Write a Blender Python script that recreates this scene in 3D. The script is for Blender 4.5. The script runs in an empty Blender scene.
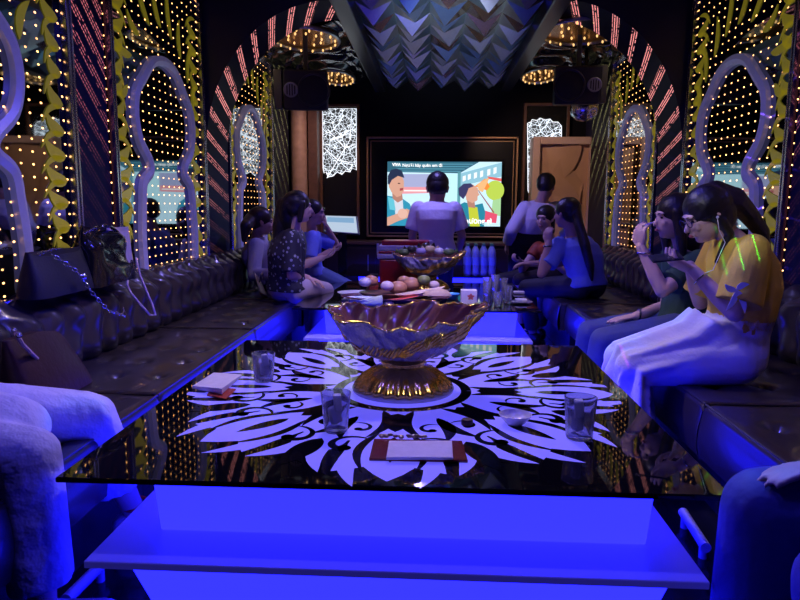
import bpy, bmesh, math, random
from mathutils import Vector, Matrix, noise
PI = math.pi; S, C_ = math.sin, math.cos
random.seed(7)
scene = bpy.context.scene
COL = scene.collection

# ------------------------------------------------------------------ camera
F, HC = 660.0, 1.2
VPU, VPV, ROLL = 433.0, 206.0, -0.014
Yc = Vector(((VPU - 400) / F, -(VPV - 300) / F, -1.0))
Xc = Vector((1.0, ROLL, Yc[0] + Yc[1] * ROLL)).normalized(); Yc.normalize()
Zc = Xc.cross(Yc)
M3 = Matrix((Xc, Yc, Zc))
cam_d = bpy.data.cameras.new('camera'); cam = bpy.data.objects.new('camera', cam_d); COL.objects.link(cam)
cam.matrix_world = Matrix.Translation((0, 0, HC)) @ M3.to_4x4()
cam_d.sensor_width = 36; cam_d.lens = F / 800 * 36; cam_d.clip_start = 0.05; cam_d.clip_end = 60
scene.camera = cam
def P(u, v, y):                      # point of the place seen at (u, v) and lying at distance y down the room
    d = M3 @ Vector(((u - 400) / F, (300 - v) / F, -1.0)); return d * (y / d.y) + Vector((0, 0, HC))
def PZ(u, v, z):
    d = M3 @ Vector(((u - 400) / F, (300 - v) / F, -1.0)); return d * ((z - HC) / d.z) + Vector((0, 0, HC))

# ------------------------------------------------------------------ world, exposure, room lights and added fills
w = bpy.data.worlds.new('world'); scene.world = w; w.use_nodes = True
w.node_tree.nodes['Background'].inputs[0].default_value = (0.01, 0.01, 0.03, 1); w.node_tree.nodes['Background'].inputs[1].default_value = 0.4
vs = scene.view_settings; vs.view_transform = 'Standard'; vs.look = 'None'; vs.exposure = 0.0; vs.gamma = 1.0; vs.use_curve_mapping = False
scene.cycles.max_bounces = 8; scene.cycles.glossy_bounces = 5; scene.cycles.transmission_bounces = 8; scene.cycles.diffuse_bounces = 3
scene.cycles.sample_clamp_indirect = 3.0; scene.cycles.caustics_reflective = False; scene.cycles.caustics_refractive = False
def area(name, loc, size, power, col, target=None, sy=None):
    l = bpy.data.lights.new(name, 'AREA'); l.energy = power; l.color = col; l.size = size
    if sy: l.shape = 'RECTANGLE'; l.size_y = sy
    o = bpy.data.objects.new(name, l); o.location = loc; COL.objects.link(o)
    if target: o.rotation_euler = (Vector(target) - Vector(loc)).to_track_quat('-Z', 'Y').to_euler()
    return o
def spot(name, loc, target, power, col, deg, blend=0.5, r=0.03):
    l = bpy.data.lights.new(name, 'SPOT'); l.energy = power; l.color = col; l.spot_size = math.radians(deg); l.spot_blend = blend; l.shadow_soft_size = r
    o = bpy.data.objects.new(name, l); o.location = loc; COL.objects.link(o)
    o.rotation_euler = (Vector(target) - Vector(loc)).to_track_quat('-Z', 'Y').to_euler()
    return o
BLUE, AZURE, WARM = (0.05, 0.06, 1.0), (0.02, 0.2, 1.0), (1.0, 0.72, 0.5)
for _x in (-0.65, 0.5):
    for _y in (1.7, 3.4): spot('added_blue_fill', (_x, _y, 2.66), (_x, _y, 0), 48, (0.09, 0.07, 1.0), 150, 0.6, 0.05)  # added blue ambient fill, no fixture behind it
spot('added_blue_fill_far', (-0.1, 6.2, 2.5), (-0.1, 6.2, 0), 110, (0.3, 0.24, 1.0), 140, 0.6, 0.05)  # unseen fill added to lift the far end of the room
spot('ceiling_warm_downlight', (-0.25, 3.6, 2.62), (-0.25, 3.4, 0), 110, (1.0, 0.78, 0.62), 120, 0.8, 0.05)
spot('beam_skirt', (0.1, 4.2, 2.6), P(635, 370, 2.95), 240, AZURE, 7, 0.6)
spot('beam_lap', (0.1, 4.2, 2.6), P(697, 352, 2.95), 220, AZURE, 6, 0.6)
spot('beam_knee', (0.3, 3.2, 2.6), P(765, 482, 1.45), 190, AZURE, 7, 0.7)
spot('beam_knee_wide', (0.0, 2.8, 2.6), (0.9, 1.4, 0.5), 70, (0.02, 0.02, 1.0), 26, 0.8)
spot('beam_white_cloth', (-0.2, 3.4, 2.6), P(68, 440, 1.85), 190, AZURE, 6, 0.8)
spot('beam_white_wide', (-0.4, 2.9, 2.6), (-1.2, 2.0, 0.4), 60, (0.1, 0.06, 1.0), 24, 0.8)
spot('beam_left_back', (0.3, 3.0, 2.6), (-1.68, 2.75, 0.55), 170, (0.02, 0.03, 1.0), 17, 0.6)
spot('beam_platter', (0.0, 3.2, 2.6), P(362, 292, 4.7), 110, AZURE, 5, 0.6)
spot('added_fruit_fill', (0.2, 4.0, 2.6), (0.0, 5.0, 0.55), 110, (0.75, 0.6, 1.0), 36, 0.9)  # extra soft lilac spot added to brighten the fruit
spot('added_ceiling_fill', (0.1, 3.2, 1.7), (0.1, 6.2, 2.75), 210, (0.75, 0.85, 1.0), 30, 0.9)  # added unseen spot that brightens the faceted ceiling
spot('added_bowl_fill', (0.3, 0.6, 2.5), (-0.1, 2.35, 0.72), 45, (1.0, 0.85, 0.8), 15, 0.8)  # added spot without a fixture, gives the bowl its glints
spot('beam_table', (-0.3, 3.6, 2.6), PZ(250, 412, 0.5), 160, AZURE, 7, 0.7)
spot('beam_table_right', (0.2, 3.8, 2.6), PZ(540, 392, 0.5), 110, AZURE, 8, 0.7)
spot('beam_right_seat', (-0.2, 3.4, 2.6), P(790, 350, 2.7), 90, (0.02, 0.08, 1.0), 12, 0.7)
spot('beam_shirt', (-0.9, 1.2, 2.6), P(768, 250, 3.0), 120, (1.0, 0.95, 0.75), 9, 0.9)
spot('beam_back_right', (0.5, 6.4, 2.55), (1.55, 8.5, 1.5), 75, (1.0, 0.66, 0.5), 60, 0.9)
spot('beam_back_left', (-0.9, 7.0, 2.55), (-1.6, 8.4, 1.6), 60, (1.0, 0.62, 0.5), 60, 0.9)

def laser(name, loc, target, power, col, deg, n, roll=0.0, width=0.06, spread=1.0, seed=0):
    '''projector throwing n thin dotted lines'''
    o = spot(name, loc, target, power, col, deg, 0.1, 0.002); l = o.data; l.use_nodes = True; nt = l.node_tree
    em = nt.nodes['Emission']; tc = nt.nodes.new('ShaderNodeTexCoord'); sp = nt.nodes.new('ShaderNodeSeparateXYZ'); nt.links.new(tc.outputs['Normal'], sp.inputs[0])
    x, y, z = [E(nt, sp.outputs[i]) for i in range(3)]
    tn = math.tan(math.radians(deg / 2)); u = (x / z) / tn; v = (y / z) / tn
    a = u * math.cos(roll) + v * math.sin(roll); b = v * math.cos(roll) - u * math.sin(roll)
    ln = ((a + b * 0.25) * (n / 2.0) + 0.5).fr() < width; dots = (b * 9.0).fr() * 0.8 + 0.3; lim = (a.ab() < 0.85) * (b.ab() < 0.85)
    nt.links.new((ln * dots * lim).v, em.inputs['Strength']); return o
# ------------------------------------------------------------------ node helpers and materials
class E:
    """a socket of a node tree with arithmetic"""
    def __init__(s, nt, v): s.nt, s.v = nt, v
    def op(s, o, *a):
        n = s.nt.nodes.new('ShaderNodeMath'); n.operation = o
        for i, x in enumerate((s,) + a):
            x = x.v if isinstance(x, E) else x
            if isinstance(x, (int, float)): n.inputs[i].default_value = x
            else: s.nt.links.new(x, n.inputs[i])
        return E(s.nt, n.outputs[0])
    def __add__(s, o): return s.op('ADD', o)
    def __sub__(s, o): return s.op('SUBTRACT', o)
    def __mul__(s, o): return s.op('MULTIPLY', o)
    def __truediv__(s, o): return s.op('DIVIDE', o)
    def __lt__(s, o): return s.op('LESS_THAN', o)
    def __gt__(s, o): return s.op('GREATER_THAN', o)
    def fr(s): return s.op('FRACT')
    def fl(s): return s.op('FLOOR')
    def ab(s): return s.op('ABSOLUTE')
MATS = {}
def mat(name, col=(0.5, 0.5, 0.5), rough=0.5, metal=0.0, em=None, es=0.0, trans=0.0, ior=1.45, bump=0.0, bscale=40.0, coat=0.0, vary=0.0, sheen=0.0, alpha=1.0, spec=0.5, bdist=0.01, sampling=None):
    if name in MATS: return MATS[name]
    m = bpy.data.materials.new(name); m.use_nodes = True; MATS[name] = m
    nt = m.node_tree; b = nt.nodes['Principled BSDF']; I = b.inputs
    I['Base Color'].default_value = (*col, 1); I['Roughness'].default_value = rough; I['Metallic'].default_value = metal
    I['Transmission Weight'].default_value = trans; I['IOR'].default_value = ior; I['Coat Weight'].default_value = coat
    I['Sheen Weight'].default_value = sheen; I['Alpha'].default_value = alpha; I['Specular IOR Level'].default_value = spec
    if em: I['Emission Color'].default_value = (*em, 1); I['Emission Strength'].default_value = es
    tc = nt.nodes.new('ShaderNodeTexCoord')
    nz = nt.nodes.new('ShaderNodeTexNoise'); nz.inputs['Scale'].default_value = bscale; nz.inputs['Detail'].default_value = 4
    nt.links.new(tc.outputs['Object'], nz.inputs['Vector'])
    if bump:
        bp = nt.nodes.new('ShaderNodeBump'); bp.inputs['Strength'].default_value = bump; bp.inputs['Distance'].default_value = bdist
        nt.links.new(nz.outputs['Fac'], bp.inputs['Height']); nt.links.new(bp.outputs[0], I['Normal'])
    v = vary or 0.12
    mx = nt.nodes.new('ShaderNodeMix'); mx.data_type = 'RGBA'; mx.blend_type = 'MIX'
    mx.inputs[6].default_value = (*[c * (1 - v) for c in col], 1); mx.inputs[7].default_value = (*[min(1, c * (1 + v)) for c in col], 1)
    nt.links.new(nz.outputs['Fac'], mx.inputs[0]); nt.links.new(mx.outputs[2], I['Base Color'])
    if sampling: m.cycles.emission_sampling = sampling
    return m
def led_mirror(name, sy, sz, strength=5.0, ry=0.0085, rz=0.0045, base=(0.36, 0.4, 0.42), col=(1.0, 0.47, 0.15)):
    m = mat(name, base, 0.03, 1.0, em=col, es=1.0, sampling='NONE'); nt = m.node_tree; b = nt.nodes['Principled BSDF']
    g = nt.nodes.new('ShaderNodeNewGeometry'); sp = nt.nodes.new('ShaderNodeSeparateXYZ'); nt.links.new(g.outputs['Position'], sp.inputs[0])
    y, z = E(nt, sp.outputs[1]), E(nt, sp.outputs[2])
    a = ((y / sy).fr() - 0.5) * (sy / ry); c = ((z / sz).fr() - 0.5) * (sz / rz)
    d = (a * a + c * c) < 1.0
    wn = nt.nodes.new('ShaderNodeTexWhiteNoise'); wn.noise_dimensions = '2D'; cb = nt.nodes.new('ShaderNodeCombineXYZ')
    nt.links.new((y / sy).fl().v, cb.inputs[0]); nt.links.new((z / sz).fl().v, cb.inputs[1]); nt.links.new(cb.outputs[0], wn.inputs['Vector'])
    st = d * (E(nt, wn.outputs['Value']) * 0.8 + 0.6) * strength
    nt.links.new(st.v, b.inputs['Emission Strength'])
    return m
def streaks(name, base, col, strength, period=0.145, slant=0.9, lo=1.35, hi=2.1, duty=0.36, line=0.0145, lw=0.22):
    """dark lacquer panel with slanted groups of thin glowing lines painted in for reflected light streaks; UV = (depth along the reveal, height along it)"""
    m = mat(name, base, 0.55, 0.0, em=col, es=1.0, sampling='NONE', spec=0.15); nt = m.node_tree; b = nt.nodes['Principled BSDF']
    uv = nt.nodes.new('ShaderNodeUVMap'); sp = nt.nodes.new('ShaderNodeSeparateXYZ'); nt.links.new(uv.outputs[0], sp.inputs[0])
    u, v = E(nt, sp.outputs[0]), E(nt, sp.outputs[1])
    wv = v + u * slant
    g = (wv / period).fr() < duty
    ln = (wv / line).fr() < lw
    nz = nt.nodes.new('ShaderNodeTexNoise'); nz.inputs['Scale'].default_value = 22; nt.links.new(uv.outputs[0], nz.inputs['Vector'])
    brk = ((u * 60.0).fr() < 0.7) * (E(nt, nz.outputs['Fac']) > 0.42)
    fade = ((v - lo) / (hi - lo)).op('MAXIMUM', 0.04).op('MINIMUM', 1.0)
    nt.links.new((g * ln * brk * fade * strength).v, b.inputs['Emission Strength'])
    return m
def vein_net(name, scale=30.0, strength=3.0):
    m = mat(name, (0.02, 0.02, 0.025), 0.3, 0, em=(0.82, 0.9, 1.0), es=1.0); nt = m.node_tree; b = nt.nodes['Principled BSDF']
    tc = nt.nodes.new('ShaderNodeTexCoord'); vo = nt.nodes.new('ShaderNodeTexVoronoi'); vo.feature = 'DISTANCE_TO_EDGE'; vo.inputs['Scale'].default_value = scale
    nt.links.new(tc.outputs['Object'], vo.inputs['Vector'])
    v2 = nt.nodes.new('ShaderNodeTexVoronoi'); v2.feature = 'DISTANCE_TO_EDGE'; v2.inputs['Scale'].default_value = scale / 3.2
    nt.links.new(tc.outputs['Object'], v2.inputs['Vector'])
    e = (E(nt, vo.outputs['Distance']) < 0.038).op('MAXIMUM', E(nt, v2.outputs['Distance']) < 0.022)
    nt.links.new((e * strength + 0.05).v, b.inputs['Emission Strength'])
    return m

# ------------------------------------------------------------------ geometry helpers
ORG = {}
class MB:
    def __init__(s): s.bm = bmesh.new(); s.uv = None
    def _mi(s, fs, mi):
        for f in fs: f.material_index = mi
    def box(s, c, d, rot=None, mi=0):
        r = bmesh.ops.create_cube(s.bm, size=1.0); m = Matrix.Translation(c) @ ((rot or Matrix()).to_4x4()) @ Matrix.Diagonal((*d, 1))
        bmesh.ops.transform(s.bm, matrix=m, verts=r['verts'])
        for f in {f for v in r['verts'] for f in v.link_faces}: f.material_index = mi
        return s
    def bx(s, x0, x1, y0, y1, z0, z1, mi=0): return s.box(((x0 + x1) / 2, (y0 + y1) / 2, (z0 + z1) / 2), (abs(x1 - x0), abs(y1 - y0), abs(z1 - z0)), mi=mi)
    def hexa(s, lo, hi, mi=0):      # 4 bottom points, 4 top points
        v = [s.bm.verts.new(p) for p in list(lo) + list(hi)]
        for q in ((3, 2, 1, 0), (4, 5, 6, 7), (0, 1, 5, 4), (1, 2, 6, 5), (2, 3, 7, 6), (3, 0, 4, 7)):
            s.bm.faces.new([v[i] for i in q]).material_index = mi
        return s
    def sph(s, c, r, rot=None, n=16, mi=0):
        r = (r, r, r) if isinstance(r, (int, float)) else r
        q = bmesh.ops.create_uvsphere(s.bm, u_segments=n, v_segments=max(6, n * 3 // 4), radius=1.0)
        bmesh.ops.transform(s.bm, matrix=Matrix.Translation(c) @ ((rot or Matrix()).to_4x4()) @ Matrix.Diagonal((*r, 1)), verts=q['verts'])
        for f in {f for v in q['verts'] for f in v.link_faces}: f.material_index = mi
        return s
    def cone(s, a, b, r0, r1=None, n=16, mi=0, caps=True):
        a, b = Vector(a), Vector(b); r1 = r0 if r1 is None else r1; d = b - a
        if d.length < 1e-6: return s
        q = bmesh.ops.create_cone(s.bm, cap_ends=caps, segments=n, radius1=r0, radius2=r1, depth=d.length)
        bmesh.ops.transform(s.bm, matrix=Matrix.Translation((a + b) / 2) @ d.to_track_quat('Z', 'Y').to_matrix().to_4x4(), verts=q['verts'])
        for f in {f for v in q['verts'] for f in v.link_faces}: f.material_index = mi
        return s
    def lathe(s, prof, c=(0, 0, 0), n=32, mi=0, fn=None):
        rows = []
        for (r, z) in prof:
            row = []
            for k in range(n):
                t = 2 * PI * k / n; rr = r if fn is None else fn(r, z, t)
                row.append(s.bm.verts.new((c[0] + rr * C_(t), c[1] + rr * S(t), c[2] + z)))
            rows.append(row)
        for a, b in zip(rows, rows[1:]):
            for k in range(n): s.bm.faces.new((a[k], a[(k + 1) % n], b[(k + 1) % n], b[k])).material_index = mi
        return rows
    def cap(s, row, mi=0, flip=False):
        s.bm.faces.new(row[::-1] if flip else row).material_index = mi
    def loft(s, rings, closed=True, caps=True, mi=0):
        rows = [[s.bm.verts.new(p) for p in r] for r in rings]; n = len(rows[0])
        for a, b in zip(rows, rows[1:]):
            for k in range(n if closed else n - 1): s.bm.faces.new((a[k], a[(k + 1) % n], b[(k + 1) % n], b[k])).material_index = mi
        if caps and closed: s.bm.faces.new(rows[0][::-1]).material_index = mi; s.bm.faces.new(rows[-1]).material_index = mi
        return rows
    def tube(s, pts, r, n=8, mi=0, closed=False):
        pts = [Vector(p) for p in pts]; N_ = len(pts); rs = r if isinstance(r, (list, tuple)) else [r] * N_
        rings = []; prev = None
        for i, p in enumerate(pts):
            t = (pts[(i + 1) % N_] - pts[i - 1]) if closed else (pts[min(i + 1, N_ - 1)] - pts[max(i - 1, 0)])
            t.normalize()
            if prev is None: prev = t.orthogonal().normalized()
            prev = (prev - t * prev.dot(t)); prev = prev.normalized() if prev.length > 1e-5 else t.orthogonal().normalized(); bn = t.cross(prev)
            rings.append([p + (prev * C_(2 * PI * k / n) + bn * S(2 * PI * k / n)) * rs[i] for k in range(n)])
        rows = s.loft(rings, True, not closed, mi)
        if closed:
            a, b = rows[-1], rows[0]
            for k in range(n): s.bm.faces.new((a[k], a[(k + 1) % n], b[(k + 1) % n], b[k])).material_index = mi
        return s
    def grid(s, fn, nu, nv, mi=0, uvfn=None):
        vs_ = [[s.bm.verts.new(fn(i / nu, j / nv)) for j in range(nv + 1)] for i in range(nu + 1)]
        L = s.bm.loops.layers.uv.verify() if uvfn else None
        for i in range(nu):
            for j in range(nv):
                f = s.bm.faces.new((vs_[i][j], vs_[i + 1][j], vs_[i + 1][j + 1], vs_[i][j + 1])); f.material_index = mi
                if uvfn:
                    for lp, (a, b) in zip(f.loops, ((i, j), (i + 1, j), (i + 1, j + 1), (i, j + 1))): lp[L].uv = uvfn(a / nu, b / nv)
        return vs_
    def stroke(s, pts, ws, fn, mi=0):    # flat tapered ribbon in 2-D mapped by fn
        N_ = len(pts); rows = []
        for i, (x, y) in enumerate(pts):
            a, b = pts[max(i - 1, 0)], pts[min(i + 1, N_ - 1)]; dx, dy = b[0] - a[0], b[1] - a[1]; l = math.hypot(dx, dy) or 1; nx, ny = -dy / l, dx / l
            rows.append((s.bm.verts.new(fn(x + nx * ws[i], y + ny * ws[i])), s.bm.verts.new(fn(x - nx * ws[i], y - ny * ws[i]))))
        for a, b in zip(rows, rows[1:]):
            try: s.bm.faces.new((a[0], a[1], b[1], b[0])).material_index = mi
            except ValueError: pass
        return s
    def prism(s, pts, fn, h, mi=0):       # closed 2-D outline mapped by fn(x, y, k) for k = 0, h
        a = [s.bm.verts.new(fn(x, y, 0)) for x, y in pts]; b = [s.bm.verts.new(fn(x, y, h)) for x, y in pts]; n = len(pts)
        s.bm.faces.new(a[::-1]).material_index = mi; s.bm.faces.new(b).material_index = mi
        for k in range(n): s.bm.faces.new((a[k], a[(k + 1) % n], b[(k + 1) % n], b[k])).material_index = mi
        return s
    def build(s, name, mats, parent=None, origin=None, smooth=False, bevel=0.0, solid=0.0, subsurf=0, remesh=0.0, sm=0, angle=40, normals=True):
        if not isinstance(mats, (list, tuple)): mats = [mats]
        if parent is not None: o0 = Vector(ORG[parent.name])
        else: o0 = Vector(origin) if origin is not None else Vector((0, 0, 0))
        if normals: bmesh.ops.recalc_face_normals(s.bm, faces=s.bm.faces)
        me = bpy.data.meshes.new(name); bmesh.ops.translate(s.bm, vec=-o0, verts=s.bm.verts); s.bm.to_mesh(me); s.bm.free()
        for m in mats: me.materials.append(m)
        o = bpy.data.objects.new(name, me); COL.objects.link(o)
        if parent is not None: o.parent = parent
        else: o.location = o0
        ORG[o.name] = tuple(o0)
        def mod(t, **k):
            q = o.modifiers.new(t, t)
            for a, b in k.items(): setattr(q, a, b)
        if remesh: mod('REMESH', mode='VOXEL', voxel_size=remesh, use_smooth_shade=True)
        if sm: mod('SMOOTH', factor=0.5, iterations=sm)
        if solid: mod('SOLIDIFY', thickness=solid, offset=0)
        if bevel: mod('BEVEL', width=bevel, segments=2, limit_method='ANGLE', angle_limit=math.radians(40))
        if subsurf: mod('SUBSURF', levels=subsurf, render_levels=subsurf)
        if o.modifiers:
            bpy.context.view_layer.update(); dg = bpy.context.evaluated_depsgraph_get(); me2 = bpy.data.meshes.new_from_object(o.evaluated_get(dg)); o.modifiers.clear()
            o.data = me2; me2.name = name
            if len(me2.materials) == 0:
                for m in mats: me2.materials.append(m)
        if smooth or remesh or subsurf:
            o.data.shade_smooth()
            if not remesh and not subsurf:
                try: o.data.set_sharp_from_angle(angle=math.radians(angle))
                except Exception: pass
        return o
def tag(o, label=None, cat=None, group=None, kind=None):
    if label: o['label'] = label
    if cat: o['category'] = cat
    if group: o['group'] = group
    if kind: o['kind'] = kind
    return o
def thing(name, label, cat, loc=(0, 0, 0), group=None):
    o = bpy.data.objects.new(name, None); COL.objects.link(o); o.location = loc; o.empty_display_size = 0.1; ORG[o.name] = tuple(loc)
    return tag(o, label, cat, group)
def dup(root, loc, rotz=0.0, label=None, group=None, scale=None):
    r = root.copy(); COL.objects.link(r); r.location = loc; r.rotation_euler = (0, 0, rotz)
    if scale: r.scale = (scale,) * 3
    if label: r['label'] = label
    if group: r['group'] = group
    for ch in list(root.children):
        c = ch.copy(); COL.objects.link(c); c.parent = r
        for g in ch.children:
            d = g.copy(); COL.objects.link(d); d.parent = c
    return r
def text_mesh(txt, size, fn, name, m, parent, align='CENTER', depth=0.0, bold=0.0):
    cu = bpy.data.curves.new('txt', 'FONT'); cu.body = txt; cu.size = size; cu.align_x = align; cu.align_y = 'CENTER'; cu.offset = bold
    o = bpy.data.objects.new('txt', cu); COL.objects.link(o); bpy.context.view_layer.update()
    me = bpy.data.meshes.new_from_object(o.evaluated_get(bpy.context.evaluated_depsgraph_get()))
    q = MB(); q.bm.from_mesh(me); COL.objects.unlink(o); bpy.data.objects.remove(o)
    for v in q.bm.verts: v.co = fn(v.co.x, v.co.y)
    return q.build(name, m, parent, normals=False)

laser('green_laser', (0.3, 1.6, 2.5), P(733, 262, 2.86), 600, (0.05, 1.0, 0.15), 7, 4, 0.15, 0.07)
laser('violet_laser', (-0.6, 1.5, 2.4), (1.9, 3.5, 1.5), 1600, (0.25, 0.1, 1.0), 22, 6, 0.9, 0.05)
laser('violet_laser_far', (-0.6, 3.2, 2.4), (1.9, 5.5, 1.5), 700, (0.3, 0.12, 1.0), 14, 5, 0.9, 0.05)
laser('magenta_laser', (-0.4, 1.8, 2.4), P(618, 372, 2.95), 200, (0.8, 0.05, 1.0), 6, 2, 0.5, 0.06)

# ================================================================== SETTING
XL, XR, YB, YN, ZT = -1.8, 1.9, 8.6, -0.9, 2.72
m_wall = mat('navy wall lacquer', (0.025, 0.024, 0.07), 0.35, bump=0.1, bscale=90)
m_black = mat('black lacquer', (0.006, 0.006, 0.008), 0.25)
m_floor = mat('dark polished floor', (0.008, 0.008, 0.014), 0.12, vary=0.3, bscale=6)
m_chrome = mat('brushed chrome', (0.62, 0.62, 0.68), 0.22, 1.0, bump=0.03, bscale=120)
m_chrome2 = mat('satin steel', (0.45, 0.45, 0.5), 0.35, 1.0)
m_gold = mat('gilded metal', (0.75, 0.5, 0.14), 0.22, 1.0, bump=0.12, bscale=60)
m_brass = mat('antique brass frame', (0.5, 0.3, 0.15), 0.4, 0.5)
m_wood = mat('brown wood trim', (0.13, 0.06, 0.035), 0.45, vary=0.3, bscale=18)
m_ceil = mat('black glossy ceiling', (0.012, 0.013, 0.016), 0.16, 0.0, coat=0.6, bump=0.05, bscale=5)
MB().bx(XL - 0.4, XR + 0.4, YN - 0.1, YB + 0.1, -0.08, 0).build('floor', m_floor)['kind'] = 'structure'
MB().bx(XL - 0.4, XR + 0.4, YN - 0.1, YB + 0.1, 2.86, 2.94).build('ceiling', m_black)['kind'] = 'structure'
MB().bx(XL - 0.4, XR + 0.4, YB, YB + 0.1, 0, 2.86).build('wall_back', mat('black back wall', (0.004, 0.004, 0.007), 0.7, spec=0.15))['kind'] = 'structure'
MB().bx(XL - 0.4, XR + 0.4, YN - 0.1, YN, 0, 2.86).build('wall_front', m_wall)['kind'] = 'structure'
PA = (1.35, 3.27); PBn = (3.65, 5.15); PCn = (5.74, 7.33)
for sd, X in (('left', XL), ('right', XR)):
    q = MB(); k = 1 if X > 0 else -1
    q.bx(X, X + 0.12 * k, YN, YB, 0, 2.86)
    q.build('wall_' + sd, m_wall)['kind'] = 'structure'
m_str = streaks('lacquer pier with painted pink light streaks', (0.008, 0.008, 0.03), (1.0, 0.25, 0.3), 1.0, duty=0.55, line=0.028, lw=0.25)  # pink and yellow light streaks are painted into these lacquers as emission
m_arc = streaks('lacquer arch with painted pink light streaks', (0.008, 0.008, 0.03), (1.0, 0.32, 0.32), 1.5, period=0.172, slant=0.3, duty=0.36, lo=1.0, hi=2.0, line=0.0205, lw=0.42)
m_strw = streaks('lacquer pier with painted pale yellow light streaks', (0.02, 0.02, 0.03), (0.9, 0.85, 0.35), 0.7, period=0.22, lo=1.2, hi=1.9, duty=0.25)
# piers between the mirror panels: flat reveals, UV = (distance along the room, height)
n_tr = 0
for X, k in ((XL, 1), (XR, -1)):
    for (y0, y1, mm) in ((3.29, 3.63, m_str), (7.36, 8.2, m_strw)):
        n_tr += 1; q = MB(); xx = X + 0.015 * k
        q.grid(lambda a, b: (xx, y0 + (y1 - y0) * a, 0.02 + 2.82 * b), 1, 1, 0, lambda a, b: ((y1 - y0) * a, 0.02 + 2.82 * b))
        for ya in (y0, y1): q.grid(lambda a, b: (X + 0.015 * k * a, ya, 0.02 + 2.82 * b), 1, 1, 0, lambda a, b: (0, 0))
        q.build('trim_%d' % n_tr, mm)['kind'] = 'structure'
# transverse arch
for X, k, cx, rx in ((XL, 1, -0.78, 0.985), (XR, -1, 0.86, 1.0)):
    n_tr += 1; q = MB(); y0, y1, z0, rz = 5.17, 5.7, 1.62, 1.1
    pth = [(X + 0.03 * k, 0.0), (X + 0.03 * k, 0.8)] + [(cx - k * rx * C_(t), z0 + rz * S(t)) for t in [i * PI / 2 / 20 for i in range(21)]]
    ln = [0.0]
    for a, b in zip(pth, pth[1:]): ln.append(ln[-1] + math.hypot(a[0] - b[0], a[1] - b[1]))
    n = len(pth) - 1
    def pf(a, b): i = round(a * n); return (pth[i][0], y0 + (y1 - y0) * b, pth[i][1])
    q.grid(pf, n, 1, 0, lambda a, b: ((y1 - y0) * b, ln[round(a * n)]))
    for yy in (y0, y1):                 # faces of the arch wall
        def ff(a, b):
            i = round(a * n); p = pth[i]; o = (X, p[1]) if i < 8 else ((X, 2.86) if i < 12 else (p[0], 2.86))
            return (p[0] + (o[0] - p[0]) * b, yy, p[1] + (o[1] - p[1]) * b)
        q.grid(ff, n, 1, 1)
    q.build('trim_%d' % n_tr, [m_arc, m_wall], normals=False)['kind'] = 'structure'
# baseboard
for sd, X, k in (('left', XL, 1), ('right', XR, -1)):
    MB().bx(X, X + 0.02 * k, YN, 3.2, 0, 0.1).build('baseboard_' + sd, m_black)['kind'] = 'structure'

# ---- mirror panels with keyhole trims
m_mir = led_mirror('tinted mirror with warm lamps', 0.09, 0.056, 4.5)
m_mirC = led_mirror('tinted mirror with small warm lamps', 0.115, 0.062, 3.2, 0.012, 0.0055)
m_yel = mat('yellow foil with added glow', (0.45, 0.38, 0.03), 0.25, 0.0, em=(0.5, 0.42, 0.03), es=0.2)  # faint glow put into the colour so the foil looks lit
m_khol = mat('lilac metal outline with added glow', (0.42, 0.4, 0.55), 0.42, 0.35, em=(0.3, 0.28, 0.6), es=0.13)  # slight glow painted into the metal, the outline is no lamp
def keyhole(cy, hw, za, zn, zb):          # half outline, y offset and z, from the bottom up
    pts = [(hw * 0.93, zb), (hw * 0.95, zb + 0.2), (hw * 0.9, zn - 0.22), (hw * 0.84, zn - 0.09), (hw * 0.62, zn - 0.02), (hw * 0.64, zn + 0.05), (hw * 0.9, zn + 0.16), (hw * 1.0, zn + 0.3), (hw * 0.94, zn + 0.44),
           (hw * 0.72, za - 0.16), (hw * 0.4, za - 0.04), (0, za)]
    out = []
    for i in range(len(pts) - 1):        # smooth
        p0, p1, p2, p3 = pts[max(i - 1, 0)], pts[i], pts[i + 1], (pts[i + 2] if i + 2 < len(pts) else (-pts[i][0], pts[i][1]))
        for t in [j / 6 for j in range(6)]:
            out.append(tuple(0.5 * (2 * p1[c] + (p2[c] - p0[c]) * t + (2 * p0[c] - 5 * p1[c] + 4 * p2[c] - p3[c]) * t * t + (3 * p1[c] - p0[c] - 3 * p2[c] + p3[c]) * t ** 3) for c in (0, 1)))
    out.append(pts[-1])
    full = [(cy + a, b) for a, b in out] + [(cy - a, b) for a, b in out[-2::-1]]
    return full
def leafpts(p0, p1, wd, bend=0.0, n=9):
    dx, dy = p1[0] - p0[0], p1[1] - p0[1]; l = math.hypot(dx, dy) or 1; nx, ny = -dy / l, dx / l
    pts = []; ws = []
    for i in range(n):
        t = i / (n - 1); b = bend * S(PI * t); pts.append((p0[0] + dx * t + nx * b, p0[1] + dy * t + ny * b)); ws.append(max(0.0006, wd * S(PI * min(1, t ** 0.8)) ** 0.8))
    return pts, ws
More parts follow.
